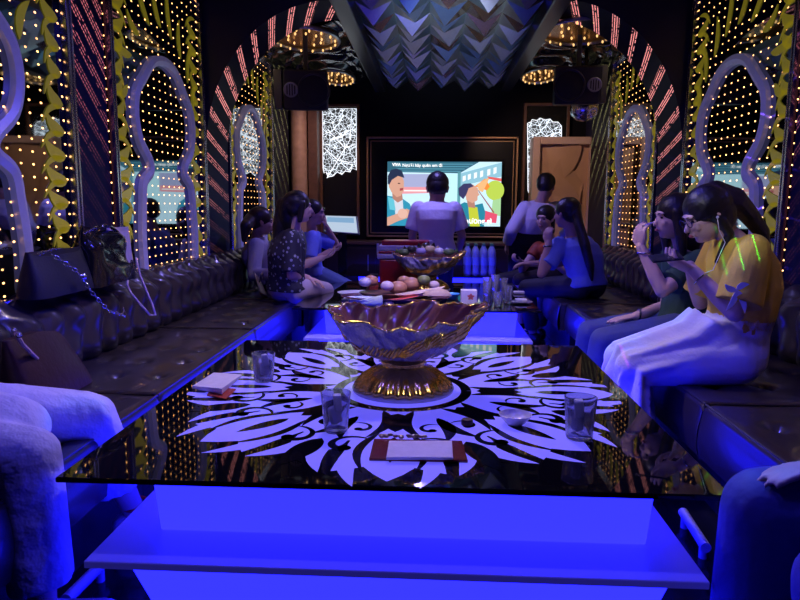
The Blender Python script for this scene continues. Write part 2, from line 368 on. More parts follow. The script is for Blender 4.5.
def mirror_panel(X, k, y0, y1, cy, hw, za, zn, m, label):
    zb, zt = 0.77, 2.7
    t = thing('mirror_panel', label, 'mirror', (X, (y0 + y1) / 2, zb), 'keyhole mirror panels along the side walls')
    MB().bx(X + 0.002 * k, X + 0.012 * k, y0, y1, zb, zt).build('mirror', m, t)
    q = MB()
    for (a, b, c, d) in ((y0 - 0.0, y0 + 0.02, zb, zt), (y0 + 0.03, y0 + 0.045, zb, zt), (y1 - 0.02, y1, zb, zt), (y1 - 0.055, y1 - 0.03, zb, zt), (y0, y1, zb - 0.03, zb), (y0, y1, zb + 0.012, zb + 0.03), (y0, y1, zt - 0.02, zt)):
        q.bx(X + 0.002 * k, X + 0.045 * k, a, b, c, d)
    q.build('frame', m_chrome, t, bevel=0.004)
    pts = keyhole(cy, hw, za, zn, zb + 0.03)
    q = MB(); N_ = len(pts); rows = []
    for i in range(N_):
        a, b = pts[max(i - 1, 0)], pts[min(i + 1, N_ - 1)]; dy, dz = b[0] - a[0], b[1] - a[1]; l = math.hypot(dy, dz); ny, nz = -dz / l * 0.03, dy / l * 0.03
        y, z = pts[i]
        rows.append([(X + 0.012 * k, y + ny, z + nz), (X + 0.04 * k, y + ny, z + nz), (X + 0.052 * k, y, z), (X + 0.04 * k, y - ny, z - nz), (X + 0.012 * k, y - ny, z - nz)])
    q.loft(rows); q.build('keyhole_trim', m_khol, t, smooth=True, angle=30)
    # yellow leaf foils along both edges and fanned round the head of the keyhole
    fx = lambda a, b: (X + 0.0155 * k, a, b); rnd = random.Random(int(y0 * 100))
    for ye, sg in ((y0 + 0.06, 1), (y1 - 0.07, -1)):
        z = zb + 0.06; i = 0; q = MB()
        while z < zt - 0.2:
            h_ = 0.105 + 0.04 * rnd.random(); wd = 0.15 + 0.04 * S(z * 6)
            q.stroke(*leafpts((ye + sg * 0.01, z), (ye + sg * wd, z + h_ * 0.6), 0.034, -sg * 0.03), fx)
            q.stroke(*leafpts((ye + sg * 0.03, z + h_ * 0.9), (ye + sg * (wd + 0.03), z + h_ * 0.2), 0.014, sg * 0.03), fx)
            z += h_
        q.build('leaf_ornament', m_yel, t, solid=0.003)
    q = MB()
    for i in range(9):
        if i == 5: q.build('fan_ornament', m_yel, t, solid=0.003); q = MB()
        a = PI * (0.08 + 0.84 * i / 8); r0, r1 = hw + 0.07, hw + 0.2 + 0.06 * (i % 2); c = (cy, zn + 0.32)
        q.stroke(*leafpts((c[0] + r0 * C_(a), c[1] + r0 * 1.1 * S(a)), (min(max(c[0] + r1 * C_(a + 0.15), y0 + 0.06), y1 - 0.07), c[1] + r1 * 1.25 * S(a + 0.15)), 0.026, 0.03), fx)
    q.build('fan_ornament', m_yel, t, solid=0.003)
    return t
for X, k, sd in ((XL, 1, 'left'), (XR, -1, 'right')):
    mirror_panel(X, k, PA[0], PA[1], 2.33, 0.5, 2.12, 1.42, m_mir, 'tall mirror panel nearest the camera on the %s wall, dotted with warm lamps' % sd)
    mirror_panel(X, k, PBn[0], PBn[1], 4.42, 0.47, 2.12, 1.42, m_mir, 'middle tall keyhole mirror panel on the %s wall, reflecting the television' % sd)
    mirror_panel(X, k, PCn[0], PCn[1], 6.5, 0.48, 2.12, 1.42, m_mirC, 'farthest keyhole mirror panel on the %s wall, beyond the arch' % sd)

# ---- pyramid ceiling with its dark surround
m_pyr = [mat('silver mirror facet', (0.5, 0.53, 0.55), 0.3, 0.8), mat('facet tinted with brown reflections', (0.3, 0.19, 0.12), 0.25, 0.85), mat('facet tinted with blue reflections', (0.2, 0.32, 0.42), 0.28, 0.8)]  # brown and blue reflections painted in as facet tints
q = MB(); x0, x1, ya, yb, nx_, ny_ = -0.62, 0.82, 4.3, 8.55, 5, 13
rnd = random.Random(3)
for i in range(nx_):
    for j in range(ny_):
        a0, a1 = x0 + (x1 - x0) * i / nx_, x0 + (x1 - x0) * (i + 1) / nx_; b0, b1 = ya + (yb - ya) * j / ny_, ya + (yb - ya) * (j + 1) / ny_
        zc = 2.745; ap = ((a0 + a1) / 2 + rnd.uniform(-0.03, 0.03), b0 + (b1 - b0) * (0.34 + rnd.uniform(-.06, .06)), zc - 0.13 - 0.03 * ((i + j) % 2))
        mid = ((a0 + a1) / 2 + rnd.uniform(-0.05, 0.05), b1, zc - 0.02)
        c = [(a0, b0, zc), (a1, b0, zc), (a1, b1, zc), mid, (a0, b1, zc)]
        V = [q.bm.verts.new(p) for p in c]; A = q.bm.verts.new(ap)
        for h in range(5): q.bm.faces.new((V[h], V[(h + 1) % 5], A)).material_index = rnd.choice((0, 0, 0, 1, 2, 2))
tag(q.build('faceted_ceiling_panel', m_pyr, origin=(0.1, 6.4, 2.745)), 'silver ceiling panel of jutting mirrored pyramids over the centre of the room', 'ceiling panel')
q = MB(); q.bx(x0 - 0.13, x0, ya, yb + 0.04, 2.62, 2.86); q.bx(x1, x1 + 0.13, ya, yb + 0.04, 2.62, 2.86); q.bx(x0 - 0.13, x1 + 0.13, ya - 0.1, ya, 2.62, 2.86)
q.build('trim_20', mat('dark slate border', (0.03, 0.03, 0.045), 0.3), bevel=0.01)['kind'] = 'structure'
# wavy glossy ceiling on either side with oval lamp recesses
OV = [(P(305, 42, 6.1), 0.30, 0.30), (P(337, 79, 7.9), 0.2, 0.3), (P(583, 36, 5.9), 0.36, 0.3), (P(540, 76, 7.8), 0.2, 0.3)]
m_wave = mat('black wet look relief', (0.035, 0.04, 0.05), 0.17, 0.5, coat=0.5)
for sgn, (xa, xb) in ((-1, (XL, x0 - 0.13)), (1, (x1 + 0.13, XR))):
    def wf(a, b):
        x, y = xa + (xb - xa) * a, 5.7 + (YB - 5.7) * b
        z = 2.735
        for (c, rx, ry) in OV:
            r = math.hypot((x - c.x) / rx, (y - c.y) / (ry * 1.4)); z -= 0.05 * math.exp(-((r - 1.35) / 0.35) ** 2)
            z -= 0.03 * math.exp(-(r / 3) ** 2) * S(9 * r + 2.0 * math.atan2(y - c.y, x - c.x))
        z += 0.02 * noise.noise(Vector((x * 3, y * 1.5, 0)))
        return (x, y, z)
    q = MB(); q.grid(wf, 60, 120)
    tag(q.build('relief_ceiling_panel', m_wave, smooth=True, origin=((xa + xb) / 2, 7.1, 2.73), angle=80),
        'glossy black rippled ceiling panel on the %s side beyond the arch' % ('left' if sgn < 0 else 'right'), 'ceiling panel', 'rippled ceiling panels')
nm = ['larger oval lamp recess in the left rippled ceiling above the hanging speaker', 'smaller oval lamp recess in the left rippled ceiling near the net artwork',
      'larger oval lamp recess in the right rippled ceiling beside the arch', 'smaller oval lamp recess in the right rippled ceiling close to the faceted panel']
m_ovl = mat('amber mirror well', (0.25, 0.12, 0.03), 0.25, 0.9, em=(1.0, 0.4, 0.06), es=0.015)
m_bulb = mat('warm lamp bead', (1, 0.8, 0.5), 0.4, 0, em=(1.0, 0.55, 0.18), es=1.5, sampling='NONE')
for i, (c, rx, ry) in enumerate(OV):
    t = thing('oval_ceiling_light', nm[i], 'ceiling light', (c.x, c.y, 2.66), 'oval lamp recesses in the ceiling')
    q = MB(); q.tube([(c.x + rx * C_(a), c.y + ry * 1.4 * S(a), 2.665) for a in [2 * PI * j / 40 for j in range(40)]], 0.018, 8, closed=True)
    q.build('rim', m_chrome2, t, smooth=True)
    q = MB(); r = q.lathe([(0.0, 0.04), (0.7, 0.035), (0.97, 0.02), (1.0, 0.0)], (0, 0, 0), 40)
    for v in q.bm.verts: v.co = Vector((c.x + v.co.x * rx, c.y + v.co.y * ry * 1.4, 2.66 + v.co.z * 0.7))
    q.build('reflector', m_ovl, t, smooth=True)
    q = MB()
    for j in range(16):
        a = 2 * PI * j / 16
        q.sph((c.x + rx * 0.9 * C_(a), c.y + ry * 1.26 * S(a), 2.645), (0.009, 0.009, 0.013), n=8)
    for j in range(10):
        a = 2 * PI * j / 10; q.sph((c.x + rx * 0.5 * C_(a), c.y + ry * 0.7 * S(a), 2.66), (0.009, 0.009, 0.013), n=8)
    o = q.build('lamp_beads', m_bulb, t, smooth=True); o['kind'] = 'stuff'
# small downlights
for u, v, lb in ((258, 43, 'small bright warm downlight at the left shoulder of the arch'), (624, 37, 'small bright warm downlight at the right shoulder of the arch')):
    p = P(u, v, 5.82); z = p.z
    t = thing('downlight', lb, 'ceiling light', (p.x, p.y, z), 'arch downlights')
    q = MB(); q.cone((p.x, p.y, z), (p.x, p.y, z + 0.05), 0.03, 0.035); q.cone((p.x, p.y, z + 0.05), (p.x, p.y, 2.72), 0.01); q.build('housing', m_chrome2, t)
    MB().sph((p.x, p.y, z - 0.004), (0.022, 0.022, 0.014)).build('bulb', mat('bright warm bulb', (1, 1, 1), 0.5, em=(1.0, 0.75, 0.45), es=30), t, smooth=True)
    spot('downlight_beam', (p.x, p.y, z - 0.03), (p.x, p.y + 0.2, 0), 2.5, WARM, 110, 0.8)

# ---- back wall: television niche
m_tvb = mat('television black bezel', (0.004, 0.004, 0.005), 0.2)
a, b = P(367, 137, YB), P(515, 238, YB)
t = thing('wall_niche_frame', 'thin gilded frame round the black television recess', 'frame', ((a.x + b.x) / 2, YB, b.z))
q = MB()
for o_, w_ in ((0.0, 0.022), (0.045, 0.012)):
    q.bx(a.x + o_, a.x + o_ + w_, YB - 0.06 + o_, YB, b.z + o_, a.z - o_); q.bx(b.x - o_ - w_, b.x - o_, YB - 0.06 + o_, YB, b.z + o_, a.z - o_)
    q.bx(a.x + o_, b.x - o_, YB - 0.06 + o_, YB, a.z - o_ - w_, a.z - o_); q.bx(a.x + o_, b.x - o_, YB - 0.06 + o_, YB, b.z + o_, b.z + o_ + w_)
q.build('frame', m_brass, t, bevel=0.003)
MB().bx(a.x + 0.04, b.x - 0.04, YB - 0.012, YB - 0.001, b.z + 0.04, a.z - 0.04).build('backing', m_black, t)
ta, tb = P(387.5, 161.5, 8.5), P(500, 226.5, 8.5)
TX, TZ = (ta.x + tb.x) / 2, (ta.z + tb.z) / 2; TW, TH = tb.x - ta.x, ta.z - tb.z
tv = thing('television', 'large wall television showing two men in denim jackets', 'television', (TX, 8.5, TZ - TH / 2))
MB().bx(TX - TW / 2 - 0.03, TX + TW / 2 + 0.03, 8.505, 8.58, TZ - TH / 2 - 0.04, TZ + TH / 2 + 0.03).build('bezel', m_tvb, tv, bevel=0.006)
def scr(name, col, es=1.0):
    return mat(name, (0, 0, 0), 0.3, 0, em=col, es=es)
LAY = [0]
def tvpoly(pts, col, name='picture'):    # pts in photo pixels relative to the screen
    pass
q = MB(); cols = []; nmat = {}
def ci(c):
    if c not in nmat: nmat[c] = len(cols); cols.append(scr('screen colour %d' % len(cols), c, 1.25))
    return nmat[c]
def tvp(pts, c):
    LAY[0] += 1; y = 8.5 - 0.0006 * LAY[0]; mi = ci(c)
    f = q.bm.faces.new([q.bm.verts.new((TX + (u - 443.75) / 112.5 * TW, y, TZ - (v - 194) / 65 * TH)) for u, v in pts]); f.material_index = mi
def tvel(u, v, ru, rv, c, n=20): tvp([(u + ru * C_(2 * PI * i / n), v - rv * S(2 * PI * i / n)) for i in range(n)], c)
SK, SKD, DEN = (0.62, 0.33, 0.24), (0.42, 0.2, 0.15), (0.03, 0.27, 0.42)
tvp([(387.5, 161.5), (500, 161.5), (500, 226.5), (387.5, 226.5)], (0.55, 0.78, 0.9))
tvp([(387.5, 161.5), (478, 161.5), (459, 173), (387.5, 172)], (0.03, 0.12, 0.18))
for i in range(4): tvp([(396, 163.5 + i * 2.4), (472 - 4 * i, 163.5 + i * 2.4), (472 - 4 * i, 164.3 + i * 2.4), (396, 164.3 + i * 2.4)], (0.1, 0.3, 0.4))
tvp([(402, 174), (434, 174), (430, 187), (402, 189)], (0.35, 0.38, 0.6)); tvp([(402, 187), (430, 187), (430, 193), (402, 194)], (0.75, 0.3, 0.35))
tvp([(404, 190), (428, 190), (428, 191.5), (404, 191.5)], (0.9, 0.8, 0.8))
tvp([(430, 173), (457, 173), (457, 210), (430, 210)], (0.5, 0.8, 0.88)); tvp([(457, 172), (460, 172), (460, 205), (457, 206)], (0.1, 0.3, 0.35))
tvp([(460, 173), (500, 162), (500, 176), (460, 186)], (0.25, 0.5, 0.62))
for i, g in enumerate(((462, 5), (467, 5), (473, 5.5), (479, 6), (486, 6), (492, 6))): tvp([(g[0], 176 - i * 1.7), (g[0] + 3, 175 - i * 1.7), (g[0] + 3, 175 - i * 1.7 + g[1]), (g[0], 176.5 - i * 1.7 + g[1])], (0.8, 0.85, 0.88))
tvel(494, 190, 9, 10, (0.45, 0.6, 0.08)); tvp([(474, 186), (484, 178), (489, 186), (486, 190)], (0.85, 0.25, 0.04)); tvp([(476, 184), (489, 176), (482, 192), (478, 190)], (0.8, 0.45, 0.2))
tvp([(486, 176), (500, 178), (500, 181), (488, 178.5)], (0.7, 0.1, 0.1)); tvp([(492, 200), (500, 198), (500, 216), (491, 214)], (0.35, 0.6, 0.3))
tvp([(483, 210), (497, 214), (496, 223), (483, 222)], (0.7, 0.08, 0.15)); tvp([(477, 190), (478, 190), (494, 212), (493, 213)], (0.3, 0.1, 0.08))
# man on the left of the screen
tvp([(387.5, 196), (395, 197), (403, 199), (410, 204), (413, 212), (408, 226.5), (387.5, 226.5)], DEN); tvp([(394, 199), (403, 200), (404, 217), (396, 218)], (0.6, 0.62, 0.7))
tvp([(388, 197), (394, 199), (396, 211), (390, 210)], (0.12, 0.5, 0.62)); tvp([(392, 190), (402, 190), (403, 200), (398, 203), (393, 199)], SKD)
tvp([(388.5, 180), (392, 175), (401, 174), (404, 181), (404, 190), (401, 196), (397, 197.5), (392, 193), (389, 187)], SK)
tvp([(388, 184), (388, 176), (391, 170), (397, 168.5), (402, 171), (404.5, 178), (398, 176), (392, 180), (389.5, 185)], (0.02, 0.03, 0.07))
tvp([(398, 183), (400, 183), (400.4, 184), (398, 184)], (0.05, 0.02, 0.02)); tvp([(400, 188.5), (403.5, 188), (403, 190.5), (400, 191)], (0.35, 0.05, 0.06))
tvp([(387.5, 218), (398, 214), (407, 209), (411, 211), (409, 218), (398, 222), (389, 226.5), (387.5, 226.5)], SK); tvel(403, 214, 5, 5, (0.7, 0.42, 0.34))
# man on the right of the screen
tvp([(459, 205), (464, 202), (474, 205), (482, 203), (485, 212), (484, 226.5), (459, 226.5)], (0.02, 0.22, 0.32)); tvp([(468, 206), (477, 207), (480, 226.5), (470, 226.5)], (0.5, 0.55, 0.04))
tvp([(466, 198), (474, 200), (475, 208), (468, 207)], SKD); tvp([(464, 187), (472, 184), (477, 188), (477.5, 192), (479, 194.5), (477, 196), (477, 200), (472, 203), (466, 200)], SK)
tvp([(458.5, 195), (458, 188), (463, 183.5), (470, 183), (473, 186), (468, 188), (466, 194), (463, 199)], (0.04, 0.04, 0.12))
scr_o = q.build('screen', cols, tv, normals=False)
for f in scr_o.data.polygons:
    pass
m_wtxt = scr('screen white text', (1, 1, 1), 1.3)
yT = 8.5 - 0.0006 * (LAY[0] + 3)
fT = lambda cu, cv: (lambda x, y: Vector((TX + (cu - 443.75) / 112.5 * TW + x, yT, TZ - (cv - 194) / 65 * TH + y)))
text_mesh('Người hãy quên em đi', 0.055, fT(422, 165.4), 'song_title', m_wtxt, scr_o, bold=0.001)
text_mesh('VIVA', 0.05, fT(396.5, 164.8), 'channel_mark', m_wtxt, scr_o, bold=0.002)
text_mesh('thương gì', 0.095, fT(477, 221.2), 'lyric_text', m_wtxt, scr_o, bold=0.003)

# ---- net artworks
m_net = vein_net('glowing white vein net', 24.0, 1.5)
def net_art(u0, u1, v0, v1, outline, label, y=8.52):
    a, b = P(u0, v0, y), P(u1, v1, y)
    t = thing('light_artwork', label, 'artwork', ((a.x + b.x) / 2, y, b.z), 'glowing leaf net artworks')
    MB().bx(a.x, b.x, y + 0.01, YB - 0.001, b.z, a.z).build('backing', m_black, t)
    q = MB(); fw = 0.035
    q.bx(a.x - fw, a.x, y - 0.02, YB - 0.001, b.z - fw, a.z + fw); q.bx(b.x, b.x + fw, y - 0.02, YB - 0.001, b.z - fw, a.z + fw); q.bx(a.x, b.x, y - 0.02, YB - 0.001, a.z, a.z + fw); q.bx(a.x, b.x, y - 0.02, YB - 0.001, b.z - fw, b.z)
    q.build('frame', m_wood, t, bevel=0.004)
    pts = [P(u, v, y) for u, v in outline]
    q = MB(); q.prism([(p.x, p.z) for p in pts], lambda x, z, k: (x, y + 0.009 - k, z), 0.006); q.build('leaf_net', m_net, t)
    q = MB(); N_ = len(pts)
    q.tube([(p.x, y + 0.004, p.z) for p in pts], 0.0045, 6, closed=True)
    return t, q
t, q = net_art(322, 357, 107, 232, [(322.6, 108.5), (356.4, 108.5), (356.3, 170), (352, 168), (350, 172), (345, 171), (342, 174.5), (337, 172), (333, 176), (328, 177), (326, 172), (324, 173), (323, 168)], 'glowing white leaf net artwork filling the upper left panel beside the television')
m_glow = mat('white light line', (1, 1, 1), 0.4, em=(0.85, 0.92, 1.0), es=1.3)
for a0, a1 in (((327, 178), (350, 140)), ((350, 140), (352, 110)), ((338, 160), (324, 148)), ((345, 148), (328, 130)), ((338, 160), (352, 163)), ((345, 148), (356, 144))):
    A, B = P(*a0, 8.515), P(*a1, 8.515); q.cone(A, B, 0.0055, 0.003, 6)
q.build('veins', m_glow, t)
t, q = net_art(527, 562, 106, 236, [(528, 190), (527.6, 123), (531, 122), (532, 119.5), (537, 120.5), (540, 118), (545, 120), (550, 119), (553, 122), (558, 122), (561.5, 126), (561.4, 236), (545, 236), (535, 215)], 'glowing white leaf net artwork with ragged top, half hidden by the tan door')
q.build('veins', m_glow, t)
# ---- small emblem of the same net low on the left, under the touch screen
# ---- door at the back right
m_door = mat('cream door frame', (0.6, 0.42, 0.33), 0.4, bump=0.05)
m_tan = mat('tan padded relief', (0.52, 0.31, 0.19), 0.35, vary=0.2, bscale=4)
a = P(533, 137, 8.3); b = P(598, 137, 8.3)
DX0, DX1, DZ = a.x, b.x, a.z
q = MB(); fw = 0.09
q.bx(DX0, DX0 + fw, 8.25, YB, 0, DZ); q.bx(DX1 - fw, DX1, 8.25, YB, 0, DZ); q.bx(DX0 + fw, DX1 - fw, 8.25, YB, DZ - fw, DZ)
o = q.build('trim_30', m_door, bevel=0.012); o['kind'] = 'structure'
dr = bpy.data.objects.new('door_1', None); COL.objects.link(dr); dr.location = ((DX0 + DX1) / 2, 8.35, 0); ORG[dr.name] = tuple(dr.location); dr['kind'] = 'structure'
MB().bx(DX0 + fw, DX1 - fw, 8.36, 8.42, 0, DZ - fw).build('door_leaf', m_tan, dr)
q = MB(); xm = (DX0 + DX1) / 2
for i, (cx, cz, r, a0) in enumerate(((xm - 0.22, DZ - 0.1, 0.42, -1.4), (xm + 0.25, DZ - 0.55, 0.4, 2.3), (xm - 0.2, DZ - 0.9, 0.42, -0.9), (xm + 0.22, DZ - 1.3, 0.4, 2.2), (xm - 0.2, DZ - 1.7, 0.4, -1.0))):
    def pf2(a, b, cx=cx, cz=cz, r=r, a0=a0, i=i):
        th = a0 + 2.2 * a; rr = r * b; x = min(max(cx + rr * C_(th), DX0 + fw + 0.005), DX1 - fw - 0.005); z = min(cz + rr * 1.1 * S(th), DZ - fw - 0.005)
        return (x, 8.358 - 0.075 * S(PI * 0.5 * b) * (0.35 + 0.65 * a) - 0.003 * i, z)
    q.grid(pf2, 18, 8)
q.build('relief_petals', m_tan, dr, smooth=True, angle=60)
MB().cone((DX0 + fw + 0.06, 8.3, 1.0), (DX0 + fw + 0.06, 8.36, 1.0), 0.012).cone((DX0 + fw + 0.06, 8.305, 1.0), (DX0 + fw + 0.17, 8.305, 1.0), 0.01).build('door_handle', m_chrome, dr)
# ---- columns at the back left
m_col = mat('mottled beige column cladding', (0.42, 0.27, 0.2), 0.5, bump=0.5, bscale=14, vary=0.35)
m_col2 = mat('mottled brown column cladding', (0.12, 0.06, 0.045), 0.5, bump=0.4, bscale=16, vary=0.4)
a, b = P(291, 150, 8.3), P(307, 150, 8.3)
q = MB(); rows = q.lathe([(abs(b.x - a.x) / 2, 0.0), (abs(b.x - a.x) / 2, 2.62)], ((a.x + b.x) / 2, 8.3, 0), 28); q.cap(rows[-1]); q.cap(rows[0], flip=True)
tag(q.build('column', m_col, origin=((a.x + b.x) / 2, 8.3, 0), smooth=True), 'pale beige column lit from above at the back left corner', 'column')
c = P(318, 150, 8.35)
q = MB(); q.bx(b.x + 0.01, c.x, 8.3, YB - 0.002, 0, 2.62)
tag(q.build('pilaster', m_col2, origin=((b.x + c.x) / 2, 8.4, 0), bevel=0.01), 'mottled brown pilaster between the beige column and the net artwork', 'column')
a, b = P(600, 200, 8.2), P(606, 200, 8.2)
# long low cabinet under the television
m_cab = mat('dark brown cabinet', (0.03, 0.016, 0.014), 0.35)
t = thing('cabinet', 'long low dark cabinet under the television recess', 'cabinet', (0.1, 8.35, 0))
MB().bx(-1.35, 1.2, 8.15, YB - 0.01, 0, 0.72).build('body', m_cab, t, bevel=0.006)
MB().bx(-1.38, 1.23, 8.12, YB - 0.01, 0.721, 0.76).build('cabinet_top', m_wood, t, bevel=0.006)
for i in range(4): x = -1.3 + i * 0.63; dd = MB().bx(x, x + 0.6, 8.135, 8.149, 0.08, 0.68).build('door', m_cab, t, bevel=0.004); MB().bx(x + 0.5, x + 0.515, 8.115, 8.134, 0.45, 0.6).build('handle', m_chrome2, dd)
# touch screen kiosk
t = thing('touch_screen', 'white lit touch screen monitor on a dark stand at the back left', 'monitor', (-1.15, 7.6, 0))
a, b, c, d = P(324, 215, 7.5), P(357.5, 216, 7.5), P(359.5, 234, 7.35), P(323, 231.5, 7.35)
q = MB(); n_ = (b - a).cross(d - a).normalized(); n_ = n_ if n_.y < 0 else -n_
q.hexa([p - n_ * 0.03 for p in (a, b, c, d)], [a, b, c, d]); q.build('housing', m_chrome2, t, bevel=0.006)
mid = (a + b + c + d) / 4
q = MB(); q.hexa([mid + (p - mid) * 0.9 + n_ * 0.001 for p in (a, b, c, d)], [mid + (p - mid) * 0.9 + n_ * 0.004 for p in (a, b, c, d)]); q.build('screen', scr('pale touch display', (0.55, 0.68, 0.85), 0.9), t)
L2 = lambda x, y: (a * (1 - x) + b * x) * (1 - y) + (d * (1 - x) + c * x) * y
q = MB(); r4 = [L2(0.1, 0.14), L2(0.88, 0.14), L2(0.88, 0.42), L2(0.1, 0.42)]; q.hexa([p + n_ * 0.0045 for p in r4], [p + n_ * 0.006 for p in r4])
q.build('menu_area', scr('light blue display area', (0.25, 0.45, 0.7), 0.9), t)
q = MB(); q.bx(mid.x - 0.05, mid.x + 0.05, 7.5, 7.58, 0.05, mid.z - 0.02); q.bx(mid.x - 0.2, mid.x + 0.2, 7.4, 7.7, 0, 0.05); q.build('stand', m_black, t, bevel=0.006)
# speakers
def speaker(u0, u1, v0, v1, y, yaw, label):
    a, b = P(u0, v0, y), P(u1, v1, y); c = (a + b) / 2; W, Hh = (b.x - a.x), (a.z - b.z); D = 0.32
    t = thing('speaker', label, 'speaker', (c.x, y, c.z), 'speakers hung from the ceiling')
    L = lambda x, yy, z: Vector((c.x + x, y + yy, c.z + z))
    MB().box(L(0, D / 2, 0), (W, D, Hh)).build('cabinet', mat('black speaker vinyl', (0.012, 0.012, 0.014), 0.5, bump=0.2, bscale=200), t, bevel=0.015)
    r = Hh * 0.4; sx = 1 if c.x < 0 else -1
    q = MB(); q.tube([L(sx * W * 0.2 + r * C_(k), -0.002, r * S(k)) for k in [2 * PI * i / 32 for i in range(32)]], 0.01, 6, closed=True); wr_ = q.build('woofer_ring', mat('dark rubber ring', (0.03, 0.03, 0.035), 0.4), t, smooth=True)
    q = MB(); q.cone(L(sx * W * 0.2, -0.001, 0), L(sx * W * 0.2, -0.01, 0), r * 0.9, r * 0.3, 28); q.build('woofer_cone', mat('black woofer cone', (0.004, 0.004, 0.004), 0.6), wr_, smooth=True)
    r2 = Hh * 0.17; q = MB(); q.tube([L(-sx * W * 0.32 + r2 * C_(k), -0.004, r2 * S(k)) for k in [2 * PI * i / 24 for i in range(24)]], 0.008, 6, closed=True)
    for i in range(-2, 3): h_ = math.sqrt(max(0, r2 ** 2 - (i * r2 / 2.6) ** 2)); q.bx(c.x - sx * W * 0.32 + i * r2 / 2.6 - 0.005, c.x - sx * W * 0.32 + i * r2 / 2.6 + 0.005, y - 0.01, y - 0.001, c.z - h_, c.z + h_)
    q.build('horn_grille', mat('grey horn grille', (0.3, 0.3, 0.33), 0.35, 0.6), t, smooth=True)
    q = MB(); q.bx(c.x - 0.02, c.x + 0.02, y + 0.14, y + 0.18, c.z + Hh / 2 - 0.01, 2.68); q.bx(c.x - sx * (W / 2 + 0.02) - 0.06, c.x - sx * (W / 2 + 0.02) + 0.01, y, y + 0.28, c.z - Hh * 0.48, c.z + Hh * 0.5); q.build('bracket', mat('olive grey bracket plate', (0.07, 0.07, 0.055), 0.45), t, bevel=0.004)
    t.rotation_euler = (0.12, 0, yaw)
speaker(283, 327, 70, 110, 6.0, 0.12, 'black loudspeaker hung from the ceiling on the left side')
speaker(556, 602, 66, 104, 6.0, -0.12, 'black loudspeaker hung from the ceiling on the right side')
p = P(584, 112, 6.6)
t = thing('disco_light', 'silver domed effect light hanging under the right loudspeaker', 'stage light', (p.x, p.y, p.z))
q = MB(); q.lathe([(0.001, -0.09), (0.07, -0.075), (0.12, -0.03), (0.135, 0.03), (0.13, 0.06), (0.001, 0.07)], p, 28); q.build('dome', m_chrome, t, smooth=True)
q = MB(); q.cone(p + Vector((0, 0, 0.06)), (p.x, p.y, 2.72), 0.015); q.build('stem', m_black, t)

